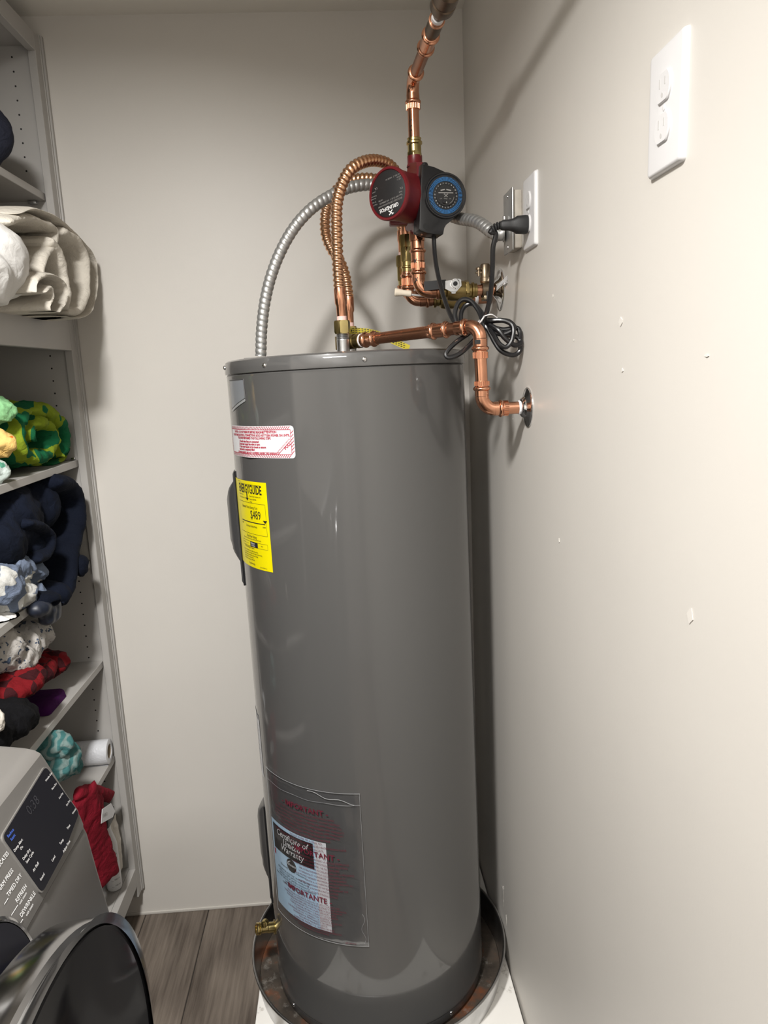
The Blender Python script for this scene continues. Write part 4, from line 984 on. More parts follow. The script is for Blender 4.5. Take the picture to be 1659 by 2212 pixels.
for k in range(6):
    a0, a1 = R_(-10-9*k), R_(-10-9*(k+1)); pr.line(.017*math.cos(a0), .017*math.sin(a0), .017*math.cos(a1), .017*math.sin(a1), .0006, 1)
part('dial_print', pr.mb, m_inkgrey, dl)
part('slide_switch', MB().lathe([(.0035, 0), (.0035, .003), (.003, .0034)], o=dc+cN*.006+rN*-.004-Z*.0125, ax=cN, seg=16, sx=1), m_black, dl)
pr = Print(lambda u, v: dc+cN*.0068+rN*u+Z*v); pr.poly([(-.0035, -.0150), (.002, -.0150), (.001, -.0115)])
part('switch_pointer', pr.mb, m_inkwhite, dl)
hc = cp_(885, 1045); part('screw_recess', MB().lathe([(.006, .0002), (.006, .0006), (.001, .0006)], o=hc, ax=cN, seg=20), m_dark, cov)
tpz = cp_(905, 300); part('cable_gland', rings(tpz-cN*.02-Z*.004, Z, [(.0072, 0), (.0072, .007), (.0055, .011), (.002, .0125)], seg=18), m_black, cov)
tpz = cp_(985, 332); part('cover_clip', MB().box(tpz-cN*.02+V((-.006, -.004, -.004)), tpz-cN*.02+V((.006, .004, .003)), .001), m_black, cov)

# ------------------------------------------------------------------ outlets, wall box, plug and cord
def ov(w, h, r, n=6):
    pts = []
    for cx, cy, a0 in ((w/2-r, h/2-r, 0), (-w/2+r, h/2-r, 90), (-w/2+r, -h/2+r, 180), (w/2-r, -h/2+r, 270)):
        for k in range(n+1): a = R_(a0+90*k/n); pts.append((cx+r*math.cos(a), cy+r*math.sin(a)))
    return pts
def outlet(label, yc, zc, plug=False):
    t = thing('wall_outlet', label, 'outlet', V((XR, yc, zc)), group='white duplex outlets on the right wall')
    W2, H2 = .0795, .1225; m = MB()
    base = ov(W2, H2, .004); lay = [(1, 0), (1, .0012), (.975, .0045), (.94, .0062), (.90, .0066)]
    K = len(base)
    for s_, h in lay:
        for a, b in base: m.v.append(V((XR-h, yc+a-(1-s_)*math.copysign(W2/2, a) if True else 0, zc+b-(1-s_)*math.copysign(W2/2, b))))
    for i in range(len(lay)-1):
        for k in range(K): m.f.append((i*K+k, i*K+(k+1) % K, (i+1)*K+(k+1) % K, (i+1)*K+k))
    m.f.append(tuple((len(lay)-1)*K+k for k in range(K))); m.f.append(tuple(reversed(range(K))))
    part('cover_plate', m, m_white, t)
    for sg in (1, -1):
        z = zc+sg*.0195; m = MB(); pts = []
        for k in range(48):
            a = 2*PI*k/48; u, v = .0172*math.cos(a), .0172*math.sin(a); v = max(-.0142, min(.0142, v)); pts.append((u, v))
        for s_, h in ((1.0, .006), (1.0, .0082), (.95, .0092)): m.v += [V((XR-h, yc+u*s_, z+v*s_)) for u, v in pts]
        for i in range(2):
            for k in range(48): m.f.append((i*48+k, i*48+(k+1) % 48, (i+1)*48+(k+1) % 48, (i+1)*48+k))
        m.f.append(tuple(96+k for k in range(48)))
        f = part('receptacle', m, m_white, t)
        for dy, hh in ((-.0062, .0075), (.0062, .0090)):
            part('slot', MB().box((XR-.0094, yc+dy-.0011, z+.0045-hh/2), (XR-.0091, yc+dy+.0011, z+.0045+hh/2)), m_slot, f)
        part('ground_hole', MB().lathe([(.0024, .0091), (.0024, .0094), (.0005, .0094)], o=V((XR, yc, z-.0075)), ax=-X, seg=14), m_slot, f)
    part('plate_screw', MB().lathe([(.0032, .0062), (.0030, .0072), (.0005, .0076)], o=V((XR, yc, zc)), ax=-X, seg=14), m_white, t)
    return t
m_slot = mat('outlet_slot', (0.5, 0.49, 0.48), rough=.6)
o1y, o1z = -.8385, 1.880; o2y, o2z = -.2955, 1.8905
outlet('white duplex outlet with nothing plugged in, nearest the camera on the right wall', o1y, o1z)
outlet('white duplex outlet with a black plug in its lower socket', o2y, o2z)
jb = thing('junction_box', 'small grey metal wall box with a blank cover behind the plugged outlet', 'electrical box', V((XR, -.195, 1.84)))
part('box_body', MB().box((XR-.0165, -.226, 1.842), (XR-.0003, -.166, 1.945), .002), mat('cream_box_edge', (0.50, 0.46, 0.40), rough=.6, var=.25, vscale=40), jb)
part('blank_cover', MB().box((XR-.0205, -.232, 1.838), (XR-.0168, -.160, 1.949), .0015), mat('dull_plated_steel', (0.40, 0.40, 0.39), rough=.4, metal=.7), jb)
for z in (1.848, 1.939): part('cover_screw', rings(V((XR-.0205, -.196, z)), -X, [(.0035, 0), (.003, .0015), (.0005, .002)], seg=12), m_screw, jb)
# plug + cord
cord = thing('power_cord', 'black power cord running from the pump through a tied bundle to the outlet', 'cord', at(1040, 700, y=-.2))
pz_ = o2z-.0195
def plugp(): 
    m = MB(); x1 = XR-.0095
    sec_ = lambda w, h: [(a, b) for a, b in ov(w, h, min(w, h)*.35, 4)]
    xs_ = [(x1, .027, .030), (x1-.004, .028, .031), (x1-.018, .027, .029), (x1-.024, .022, .022), (x1-.032, .018, .018), (x1-.044, .016, .0165), (x1-.047, .013, .013)]
    n = len(sec_(1, 1))
    for x, w, h in xs_: m.v += [V((x, o2y+a, pz_+b-.001)) for a, b in sec_(w, h)]
    for i in range(len(xs_)-1):
        for k in range(n): m.f.append((i*n+k, i*n+(k+1) % n, (i+1)*n+(k+1) % n, (i+1)*n+k))
    m.f.append(tuple(range(n))); m.f.append(tuple((len(xs_)-1)*n+k for k in range(n))); return m
pg = part('plug', plugp(), m_blackm, cord, 'moulded black plug')
m = MB()
x1 = XR-.0095-.046
for k in range(4): m.lathe([(.0045, 0), (.0068, .0008), (.0068, .0032), (.0045, .004)], o=V((x1-.0045*k, o2y, pz_-.001-.0006*k*k)), ax=(-1, 0, -.15*k), seg=16)
part('strain_relief', m, m_blackm, pg)
pst = V((x1-.014, o2y, pz_-.006))
CPX = [(937, 503, -.085), (938, 535, -.088), (942, 572, -.10), (951, 615, -.12), (963, 655, -.15), (978, 690, -.18), (1000, 712, -.20), (1030, 703, -.215),
 (1048, 697, -.22), (1062, 712, -.225), (1082, 722, -.235), (1102, 716, -.24), (1112, 708, -.24), (1098, 694, -.235), (1070, 693, -.225), (1046, 697, -.215),
 (1034, 672, -.20), (1018, 651, -.19), (1000, 647, -.185), (988, 658, -.185), (983, 680, -.19), (992, 704, -.2), (1020, 706, -.21), (1048, 702, -.22),
 (1085, 712, -.225), (1115, 708, -.23), (1136, 718, -.235), (1143, 737, -.235), (1132, 757, -.235), (1108, 767, -.235), (1083, 758, -.235), (1068, 738, -.23), (1054, 712, -.225), (1040, 700, -.22),
 (1010, 722, -.228), (982, 742, -.236), (964, 762, -.24), (968, 772, -.243), (990, 766, -.243), (1015, 745, -.236), (1040, 716, -.226), (1050, 700, -.222),
 (1075, 712, -.24), (1090, 730, -.245), (1110, 745, -.245), (1124, 743, -.24), (1128, 734, -.235), (1112, 726, -.232), (1085, 722, -.228), (1056, 704, -.222),
 (1040, 675, -.20), (1022, 657, -.185), (1006, 660, -.18), (996, 678, -.185), (1000, 700, -.195), (1030, 704, -.21), (1052, 706, -.222),
 (1066, 722, -.235), (1078, 742, -.245), (1092, 750, -.247), (1104, 738, -.247), (1109, 715, -.245), (1104, 700, -.24), (1085, 692, -.235), (1060, 692, -.228), (1046, 690, -.235),
 (1052, 672, -.245), (1058, 645, -.255), (1062, 610, -.268), (1064, 570, -.28), (1065, 535, -.288), (1071, 505, -.293)]
cpts = pp(CPX)
for q in cpts:
    q.x = min(q.x, XR-.008)
part('cable', MB().tube(smooth_path(cpts+[pst+V((-.006, 0, -.006)), pst], 620), .0046, 10), m_rubber, cord, 'black round cable')
tw = at(1043, 692, y=-.25)
ring = [tw+V((.011*math.cos(2*PI*k/20)*.8+.003*math.sin(2*PI*k/20), .030+.034*math.sin(2*PI*k/20), .011*math.cos(2*PI*k/20))) for k in range(20)]
part('twist_tie', MB().tube(ring, .0016, 8, closed=True), m_white, cord, 'white twist tie')
part('twist_tail', MB().tube(smooth_path([tw+V((.004, .0, .008)), tw+V((.016, -.002, .010)), tw+V((.028, .004, .004))], 10), .0012, 6), m_white, cord)
# ------------------------------------------------------------------ shelving cabinet along the left side
FX = -.715; CYN = -.70; CXB = -1.265
YST = .322                                   # inner edge of the far stile
cab = thing('shelving_cabinet', 'tall grey painted open shelving cabinet beside the back wall', 'cabinet', (-.98, -.17, 0))
part('end_panel', MB().box((CXB, .331, .095), (FX-.019, .352, 2.45)), m_cab, cab, 'far end panel with rows of peg holes')
part('end_panel', MB().box((CXB, CYN, .095), (FX-.019, CYN+.02, 2.45)), m_cab, cab)
part('back_panel', MB().box((CXB, CYN+.02, .2), (CXB+.012, .331, 2.43)), m_cab, cab)
part('top_panel', MB().box((CXB+.012, CYN+.02, 2.428), (FX-.019, .331, 2.448)), m_cab, cab)
part('stile', MB().box((FX-.019, YST, .1), (FX, .3595, 2.457), .001, 1), m_cab, cab)
part('stile', MB().box((FX-.019, CYN, .1), (FX, CYN+.04, 2.457), .001, 1), m_cab, cab)
part('top_rail', MB().box((FX-.019, CYN+.04, 2.414), (FX, YST, 2.457), .001, 1), m_cab, cab)
part('middle_rail', MB().box((FX-.019, CYN+.04, 1.711), (FX, YST, 1.787), .001, 1), m_cab, cab)
part('bottom_rail', MB().box((FX-.019, CYN+.04, .138), (FX, YST, .196), .001, 1), m_cab, cab)
part('scribe_moulding', MB().box((FX-.01, .3598, .098), (FX+.006, .3704, 2.462), .002, 2), m_cab, cab)
part('scribe_moulding', MB().box((FX-.01, .353, .098), (FX+.002, .3597, 2.462), .001, 1), m_cab, cab)
for z1, fx in ((2.095, -.737), (1.775, -.737), (1.4275, -.737), (1.150, -.737), (.857, -.737), (.565, -.737)):
    part('shelf', MB().box((CXB+.012, CYN+.02, z1-.0185), (fx, .3305, z1), .001, 1), m_cab, cab)
part('bottom_shelf', MB().box((CXB+.012, CYN+.02, .178), (FX-.0192, .3305, .196)), m_cab, cab)
part('toe_kick', MB().box((-.80, CYN, 0), (-.785, .3595, .098)), m_cab, cab)
m = MB()
for k in range(70):
    z = .26+.032*k
    for x in (-.775, -1.2): m.lathe([(.0023, 0), (.0023, .0004), (.0004, .0004)], o=V((x, .3309, z)), ax=-Y, seg=8)
part('peg_holes', m, m_dark, cab, kind='stuff')
part('shelf_pin', MB().box((-.775, .312, 2.068), (-.755, .3305, 2.0755), .001), m_steel, cab)
part('shelf_pin', MB().box((-.752, .322, 1.428), (-.742, .330, 1.434), .001), m_screw, cab)

# ------------------------------------------------------------------ dryer
m_dry = mat('platinum_grey_enamel', (0.118, 0.112, 0.105), rough=.4, spec=.5, coat=.25, coatr=.2, bump=.02, bscale=400, bdist=.001)
m_glassb = mat('black_glass', (0.006, 0.006, 0.009), rough=.28, spec=.25)
m_doorg = mat('dark_door_glass', (0.010, 0.010, 0.012), rough=.07, spec=.35)
DY0, DY1 = -1.505, -.79
dry = thing('clothes_dryer', 'platinum grey front-loading dryer on a pedestal with dark glass door', 'dryer', (-.75, -1.15, 0))
prof = [(-.60, 1.203), (-.466, 1.199), (-.433, 1.1935), (-.422, 1.190), (-.415, 1.185), (-.4108, 1.1745), (-.4061, 1.163), (-.3938, 1.133), (-.3822, 1.105), (-.378, 1.094), (-.3755, 1.083)]
prof2 = [(-.3765, 1.081), (-.373, 1.07), (-.367, 1.021), (-.357, .948), (-.349, .85), (-.347, .75), (-.350, .60), (-.354, .45), (-.356, .372)]
def shell(pr, y0, y1, rr=.012, back=-1.24):
    m = MB(); pts = pr+[(back, pr[-1][1]), (back, pr[0][1])]; n = len(pts); cx = sum(p[0] for p in pts)/n; czz = sum(p[1] for p in pts)/n
    lay = [(y0, rr), (y0+rr*.3, rr*.3), (y0+rr, 0), (y1-rr, 0), (y1-rr*.3, rr*.3), (y1, rr)]
    for y, ins in lay:
        for i, (x, z) in enumerate(pts):
            # push inwards along x (front) and z (top) only
            fx = x-ins*.8 if x > -.6 else x+ins*.2
            fz = z-ins*.5 if z > 1.18 else z
            m.v.append(V((fx, y, fz)))
    for i in range(len(lay)-1):
        for k in range(n): m.f.append((i*n+k, i*n+(k+1) % n, (i+1)*n+(k+1) % n, (i+1)*n+k))
    m.f.append(tuple(reversed(range(n)))); m.f.append(tuple((len(lay)-1)*n+k for k in range(n))); return m
part('upper_shell', shell(prof, DY0, DY1), m_dry, dry, angle=28)
part('front_shell', shell(prof2, DY0, DY1), m_dry, dry, angle=28)
part('pedestal', MB().box((-1.24, DY0+.005, .0), (-.37, DY1-.005, .370), .01), m_dry, dry)
# control glass lies on the sloping fascia
pa = V((-.415, 0, 1.185)); pn = V((.926, 0, .377)); pu = V((0, 1, 0)); pv = V((-.377, 0, .926))
def fas(px, py, off=.0): 
    d = ray(px, py); t = (pa+pn*off-CAM).dot(pn)/d.dot(pn); return CAM+d*t
g0 = fas(95, 1657); g1 = fas(167, 1758); g2 = fas(87, 1931); g3 = fas(1, 1810)
def rpoly(ps, r, n=5):
    out = []; K = len(ps)
    for i in range(K):
        a, b, c = ps[i-1], ps[i], ps[(i+1) % K]; d1 = (a-b).normalized(); d2 = (c-b).normalized()
        for k in range(n+1):
            t = k/n; out.append(b+d1*(r*(1-t)**2)+d2*(r*t*t))
    return out
gp = rpoly([g0, g1, g1.lerp(g2, .5)+pv*-.004, g2, g3], .007)
gm = sum(gp, V())/len(gp)
part('control_glass_rim', MB().prism([gm+(q-gm)*1.03-pn*.002 for q in gp], pn*.004), m_dry, dry)
cg = part('control_glass', MB().prism([q-pn*.001 for q in gp], pn*.0036), m_glassb, dry, 'black glass control panel')
def fpr(off): return lambda u, v: pa+pn*off+pu*u+pv*v
def uv(px, py):
    q = fas(px, py)-pa; return q.dot(pu), q.dot(pv)
pr = Print(fpr(.0030))
def lab(px, py, s_, sz, P=None):
    u, v = uv(px, py); (P or pr).text(u, v, s_, sz)
for (x, y, s_) in ((342, 330, 'Wrinkle Care'), (392, 395, 'More Dry'), (447, 465, 'Less Dry'), (505, 520, 'Eco Dry'), (553, 585, 'Wrinkle'), (512, 705, 'Time'), (455, 825, 'Temp'), (480, 885, 'Adjust Time'), (392, 955, 'Level'), (95, 880, 'Damp Alert'), (145, 865, 'On'), (165, 945, 'Delay Dry'), (190, 970, 'Save Cycle'), (245, 1035, 'Air Fluff'), (300, 1105, 'Sound')): lab(x/3.614, 1600+y/3.614, s_, .0034 if (x > 330 and y < 600) else .0042)
part('white_legends', pr.mb, m_inkwhite, cg)
pr2 = Print(fpr(.0030)); lab(45/3.614, 1600+770/3.614, 'Reduce', .0046, pr2); lab(70/3.614, 1600+795/3.614, 'Static', .0046, pr2)
part('blue_legend', pr2.mb, mat('glowing_blue_ink', (0.05, 0.12, 0.5), rough=.5, emit=(.1, .25, 1), estr=.15), cg)  # blue print given a faint glow by its own material
pr2 = Print(fpr(.0029)); u, v = uv(60, 1765); pr2.text(u, v, '0:38', .016)
part('dim_display', pr2.mb, mat('unlit_display', (0.022, 0.022, 0.027), rough=.25), cg)
pr2 = Print(fpr(.0006))
for (x, y, s_, sz) in ((-40, 1040, 'DELICATES', .0062), (-10, 1190, 'PERM PRESS', .0062), (62, 1225, 'TIMED DRY', .0062), (130, 1270, 'REFRESH', .0062), (165, 1385, 'DEWRINKLE', .0062)): lab(x/3.614, 1600+y/3.614, s_, sz, pr2)
for (x, y, s_) in ((152, 1285, 'with steam'), (205, 1375, 'with steam')): lab(x/3.614, 1600+y/3.614, s_, .0038, pr2)
for (x0, y0, x1, y1) in ((30, 1280, 60, 1230), (85, 1365, 135, 1285), (108, 1500, 175, 1395)):
    a = uv(x0/3.614, 1600+y0/3.614); b = uv(x1/3.614, 1600+y1/3.614); pr2.line(*a, *b, .0007, 2)
part('cycle_names', pr2.mb, m_inkwhite, dry)
# knob: chrome ring, dark face
ua, va = uv(29, 2018); kc = pa+pu*(ua-.050)+pv*(va-.004)
kn = part('cycle_knob', MB().lathe([(.050, 0), (.050, .010), (.048, .016), (.0445, .018), (.043, .0165)], o=kc, ax=pn, seg=64, cap=(True, False)), m_chrome, dry, 'chrome-ringed cycle knob')
part('knob_face', MB().lathe([(.0435, .012), (.042, .0165), (.03, .0175), (.001, .0175)], o=kc, ax=pn, seg=48), m_glassb, kn)
# door
dc_ = V((-.30, -1.152, .854)); DR = .30
m_ring = mat('satin_chrome_trim', (0.42, 0.42, 0.43), rough=.14, metal=1)
gc_ = V((-.302, -1.100, .868)); GR = .248
def loop(c, r, x, n=96): return [V((x, c.y+r*math.cos(2*PI*k/n), c.z+r*math.sin(2*PI*k/n))) for k in range(n)]
lay = [loop(dc_, DR-.02, -.352), loop(dc_, DR-.002, -.335), loop(dc_, DR, -.312), loop(dc_, DR-.002, -.303), loop(dc_, DR-.006, -.2995), loop(dc_.lerp(gc_, .25), DR-.014, -.3005), loop(gc_, GR+.012, -.3045), loop(gc_, GR+.005, -.303), loop(gc_, GR+.001, -.3055)]
m = MB(); n = 96
for l_ in lay: m.v += l_
for i in range(len(lay)-1):
    for k in range(n): m.f.append((i*n+k, i*n+(k+1) % n, (i+1)*n+(k+1) % n, (i+1)*n+k))
m.f.append(tuple(reversed(range(n))))
dr = part('door_ring', m, m_ring, dry, 'wide chrome ring of the door')
part('door_glass', MB().lathe([(GR+.001, -.006), (GR, -.001), (GR-.02, .001), (GR-.1, .004), (.001, .005)], o=gc_, ax=X, seg=96), m_doorg, dr, 'dark door glass')
0 and part('door_collar', MB().lathe([(DR-.02, -.062), (DR+.012, -.055), (DR+.012, -.045), (DR-.02, -.04)], o=dc_, ax=X, seg=96, cap=(False, False)), m_dry, dry)
# ------------------------------------------------------------------ linen and odds and ends on the shelves
def fabric(name, col, rough=.9, sheen=.0, weave=900, wb=.25, var=.12, vs=6, wr=.45):
    m = mat(name, col, rough=rough, spec=.15, sheen=sheen, var=var, vscale=vs, bump=wb, bscale=weave, bdist=.0012)
    N, L, p = nodes(m); tc = N.new('ShaderNodeTexCoord'); n1 = N.new('ShaderNodeTexNoise'); n1.inputs['Scale'].default_value = 32; n1.inputs['Detail'].default_value = 3; n1.inputs['Distortion'].default_value = 1.2
    L.new(tc.outputs['Object'], n1.inputs['Vector']); b2 = N.new('ShaderNodeBump'); b2.inputs['Strength'].default_value = wr; b2.inputs['Distance'].default_value = .012
    L.new(n1.outputs['Fac'], b2.inputs['Height']); b1 = [n for n in N if n.type == 'BUMP' and n != b2][0]; L.new(b2.outputs[0], b1.inputs['Normal']); return m
def crumple(mb, amp, scale, seed=0, dirs=(1, 1, 1), octs=3, ridge=True):
    # push the surface along its normals with ridged noise: soft folds
    me = bpy.data.meshes.new('tmp'); me.from_pydata([tuple(q) for q in mb.v], [], mb.f)
    bm = bmesh.new(); bm.from_mesh(me); bmesh.ops.remove_doubles(bm, verts=bm.verts[:], dist=1e-6); bmesh.ops.recalc_face_normals(bm, faces=bm.faces[:]); bm.normal_update()
    out = []
    for w in bm.verts:
        p = V((w.co.x*dirs[0], w.co.y*dirs[1], w.co.z*dirs[2]))*scale+V((seed*7.3, seed*3.1, seed*1.7)); a = 1; s_ = 0; tot = 0
        for o in range(octs):
            n = noise.noise(p); n = (1-abs(n)*2.2) if ridge else n; s_ += a*n; tot += a; a *= .5; p = p*2.05+V((3.1, 1.7, 5.3))
        out.append(w.co+w.normal*(amp*(s_/tot-.35)))
    for w, q in zip(bm.verts, out): w.co = q
    r = MB(); r.bm(bm); bpy.data.meshes.remove(me); return r
def ribbon(path, wax, W, T, n=70, seg=26, pw=.45, taper=.0):
    P = smooth_path(path, n); wax = V(wax).normalized(); m = MB()
    def sg(x, e): return math.copysign(abs(x)**e, x)
    def sec(i, t):
        k = min(1, (i+.3)/5, (n-1-i+.3)/5); k = math.sqrt(max(.02, 1-(1-k)**2)); out = []
        for j in range(seg):
            a = 2*PI*j/seg; out.append((W/2*sg(math.cos(a), pw), T/2*k*sg(math.sin(a), .9)))
        return out
    m.sweep(P, sec, up=wax); return m
def join(*ms):
    r = MB()
    for m in ms: r.add(m.v, m.f)
    return r
def fused(mb, voxel=.006, smooth=4):
    # several lobes grown together into one soft surface
    me = bpy.data.meshes.new('tmp'); me.from_pydata([tuple(q) for q in mb.v], [], mb.f); o = bpy.data.objects.new('tmp', me); COL.objects.link(o)
    r = o.modifiers.new('r', 'REMESH'); r.mode = 'VOXEL'; r.voxel_size = voxel
    s_ = o.modifiers.new('s', 'SMOOTH'); s_.iterations = smooth; s_.factor = .6
    dg = bpy.context.evaluated_depsgraph_get(); e = bpy.data.meshes.new_from_object(o.evaluated_get(dg))
    out = MB(); out.v = [w.co.copy() for w in e.vertices]; out.f = [tuple(p.vertices) for p in e.polygons]
    bpy.data.objects.remove(o); bpy.data.meshes.remove(e); return out
def ax_(l, x, dx=0.0): return [at(a, b, x=x)+V((dx, 0, 0)) for a, b in l]
def lobe(px, py, x, ry, rz, rx, rot=None, pw=1.0, dx=0): return MB().ell(at(px, py, x=x)+V((dx, 0, 0)), (rx, ry, rz), rot, 36, 22, pw)
def clampz(mb, z, z1=9):
    for q in mb.v: q.z = min(max(q.z, z), z1)
    return mb
GRP = None
m_muslin = fabric('beige_muslin', (0.60, 0.56, 0.49), weave=300, wb=.8, var=.10, vs=14, wr=.35)
m_sheetw = fabric('white_cotton', (0.70, 0.69, 0.67), weave=900, wb=.15, var=.04, wr=.2)
m_navy = fabric('navy_fleece', (0.0045, 0.007, 0.016), sheen=.0, weave=500, wb=.4, var=.3)
m_satin = mat('navy_satin', (0.012, 0.016, 0.028), rough=.45)
m_blackt = fabric('black_towelling', (0.004, 0.004, 0.005), weave=300, wb=.8)
m_purple = fabric('purple_velour', (0.045, 0.004, 0.06), weave=500)
m_redc = fabric('red_knit', (0.20, 0.009, 0.02), weave=260, wb=.7)
m_mint = fabric('mint_fleece', (0.25, 0.52, 0.25), weave=300)
m_dk = fabric('dark_speckled_knit', (0.02, 0.022, 0.035), weave=200, wb=.9)
m_rag = fabric('off_white_rag', (0.62, 0.58, 0.52), weave=500)
def pattern(name, base, cols, kind, scale, stretch=(1, 1, 1)):
    m = fabric(name, base, weave=400, wb=.35, var=0); N, L, p = nodes(m)
    tc = N.new('ShaderNodeTexCoord'); mp = N.new('ShaderNodeMapping'); mp.inputs['Scale'].default_value = stretch; L.new(tc.outputs['Object'], mp.inputs[0])
    cr = N.new('ShaderNodeValToRGB'); E_ = cr.color_ramp.elements; cr.color_ramp.interpolation = 'CONSTANT' if kind != 'swirl' else 'EASE'
    if kind in ('stripe', 'swirl'):
        w = N.new('ShaderNodeTexWave'); w.inputs['Scale'].default_value = scale; w.inputs['Distortion'].default_value = 7 if kind == 'stripe' else 12; w.inputs['Detail'].default_value = 2; w.inputs['Detail Scale'].default_value = 1.2
        L.new(mp.outputs[0], w.inputs['Vector']); src = w.outputs['Fac']
    elif kind == 'blob':
        nz = N.new('ShaderNodeTexNoise'); nz.inputs['Scale'].default_value = scale*1.6; sc = N.new('ShaderNodeVectorMath'); sc.operation = 'MULTIPLY_ADD'; sc.inputs[1].default_value = (.03,)*3
        L.new(mp.outputs[0], nz.inputs['Vector']); L.new(nz.outputs['Color'], sc.inputs[0]); L.new(mp.outputs[0], sc.inputs[2])
        v = N.new('ShaderNodeTexVoronoi'); v.inputs['Scale'].default_value = scale; L.new(sc.outputs[0], v.inputs['Vector']); src = v.outputs['Distance']
    for i, (pos, c) in enumerate(cols):
        e = E_[i] if i < 2 else E_.new(pos); e.position = pos; e.color = (*c, 1)
    L.new(src, cr.inputs[0]); L.new(cr.outputs[0], p.inputs['Base Color']); return m
m_tiger = pattern('green_striped_plush', (0.01, 0.15, 0.06), [(0, (0.008, 0.105, 0.042)), (.70, (0.20, 0.27, 0.018))], 'stripe', 5.0, (1, 1.6, 1))
m_bear = pattern('slate_blue_print', (0.20, 0.26, 0.36), [(0, (0.50, 0.50, 0.48)), (.40, (0.13, 0.16, 0.225))], 'blob', 15)
m_floral = pattern('blue_sprig_print', (0.60, 0.58, 0.55), [(0, (0.06, 0.08, 0.12)), (.31, (0.40, 0.38, 0.36))], 'blob', 52)
m_teal = pattern('teal_swirl_print', (0.10, 0.33, 0.32), [(.25, (0.05, 0.15, 0.15)), (.85, (0.17, 0.24, 0.23))], 'swirl', 14)
m_orange = pattern('orange_dot_print', (0.75, 0.45, 0.15), [(0, (0.75, 0.15, 0.02)), (.3, (0.75, 0.50, 0.17))], 'blob', 22)
m_plaid = fabric('red_black_plaid', (0.25, 0.01, 0.02), weave=400); N, L, p = nodes(m_plaid)
ck = N.new('ShaderNodeTexChecker'); ck.inputs['Scale'].default_value = 26; ck.inputs[1].default_value = (0.14, 0.006, 0.009, 1); ck.inputs[2].default_value = (0.035, 0.006, 0.008, 1)
tc = N.new('ShaderNodeTexCoord'); L.new(tc.outputs['Object'], ck.inputs['Vector']); L.new(ck.outputs[0], p.inputs['Base Color'])

def cloth(name, mb, mt, label, cat): return solo(name, mb, mt, label, cat, angle=80)

# --- upper bay: muslin blanket and white sheet on the middle shelf
xf = -.655
hem = ribbon(ax_([(14, 462), (50, 452), (95, 468), (132, 497), (165, 530), (186, 562), (190, 605), (187, 645), (172, 678), (142, 688), (108, 686)], xf, -.075), X, .20, .012, n=110, pw=.75)
top = ribbon(ax_([(5, 480), (45, 470), (85, 482), (112, 500), (105, 530), (85, 560), (78, 590)], xf+.006, -.085), X, .20, .026, n=70, pw=.75)
drape = ribbon(ax_([(118, 500), (145, 515), (165, 545), (172, 590), (170, 635), (155, 668), (125, 676)], xf+.004, -.075), X, .20, .034, n=80, pw=.7)
mid = ribbon(ax_([(100, 520), (118, 545), (132, 590), (138, 635), (132, 668)], xf+.012, -.075), X, .18, .040, n=60, pw=.7)
roll = ribbon(ax_([(56, 632), (62, 606), (84, 594), (110, 602), (126, 624), (124, 652), (108, 674), (96, 682), (88, 664), (96, 640), (90, 622), (76, 632)], xf+.022, -.075), X, .19, .016, n=110, pw=.75)
fill1 = lobe(125, 590, xf, .050, .055, .08, dx=-.10); fill2 = lobe(75, 625, xf, .06, .055, .08, dx=-.11)
def wr(m_, s_, a=1.0): return crumple(crumple(m_, .0045*a, 15, s_, (.6, 1, 1)), .0012, 60, s_+40, (.5, 1, 1))
mus = join(wr(hem, 1, .5), wr(top, 2), wr(drape, 3), wr(mid, 4), wr(roll, 5, .7), wr(fill1, 6), wr(fill2, 7))
cloth('muslin_blanket', clampz(mus, 1.776), m_muslin, 'crumpled beige muslin blanket bulging out over the middle shelf edge', 'blanket')
sh = fused(join(lobe(8, 560, -.655, .085, .088, .10, dx=-.06), lobe(-30, 600, -.655, .09, .075, .1, dx=-.06), lobe(40, 590, -.655, .055, .06, .08, dx=-.06), lobe(0, 500, -.66, .055, .05, .08, dx=-.07)), .008, 8)
cloth('white_sheet', clampz(crumple(sh, .009, 14, 6, (1, .6, 1.2)), 1.776), m_sheetw, 'smooth white bed sheet bunched beside the beige blanket', 'bedding')
cloth('dark_sweater', clampz(crumple(lobe(-78, 290, -.80, .055, .075, .10), .006, 30, 7), 2.0955), m_dk, 'dark speckled knit folded on the topmost shelf at the frame edge', 'clothing')

# --- green plush roll and neighbours
xg = -.755
path = []
cy, cz_ = 74, 944
for k in range(60):
    t = k/59; a = R_(200)-t*R_(620); r = .30+.70*t
    path.append((cy+62*r*math.cos(a), cz_-70*r*math.sin(a)))
rollp = ribbon(ax_(path[::3], xg, -.08), X, .20, .040, n=150, seg=24, pw=.75)
gr = join(crumple(crumple(rollp, .012, 16, 8), .006, 34, 41), crumple(lobe(72, 950, xg, .066, .066, .08, dx=-.10), .004, 18, 9), crumple(ribbon(ax_([(128, 905), (148, 925), (156, 958), (146, 990), (120, 1004)], xg+.005, -.09), X, .17, .016, n=40), .004, 22, 10))
cloth('plush_blanket', clampz(gr, 1.4285), m_tiger, 'rolled dark green plush blanket with yellow-green stripes', 'blanket')
cloth('mint_cloth', clampz(crumple(fused(join(lobe(2, 885, -.75, .028, .030, .07, dx=-.04), lobe(12, 895, -.75, .022, .022, .06, dx=-.04)), .004, 3), .014, 30, 11), 1.4285), m_mint, 'light green fleece bunched left of the green plush roll', 'cloth')
cloth('orange_cloth', clampz(crumple(lobe(0, 958, -.75, .026, .034, .06, dx=-.03), .014, 30, 12), 1.4285), m_orange, 'yellow cloth with orange dots under the light green fleece', 'cloth')
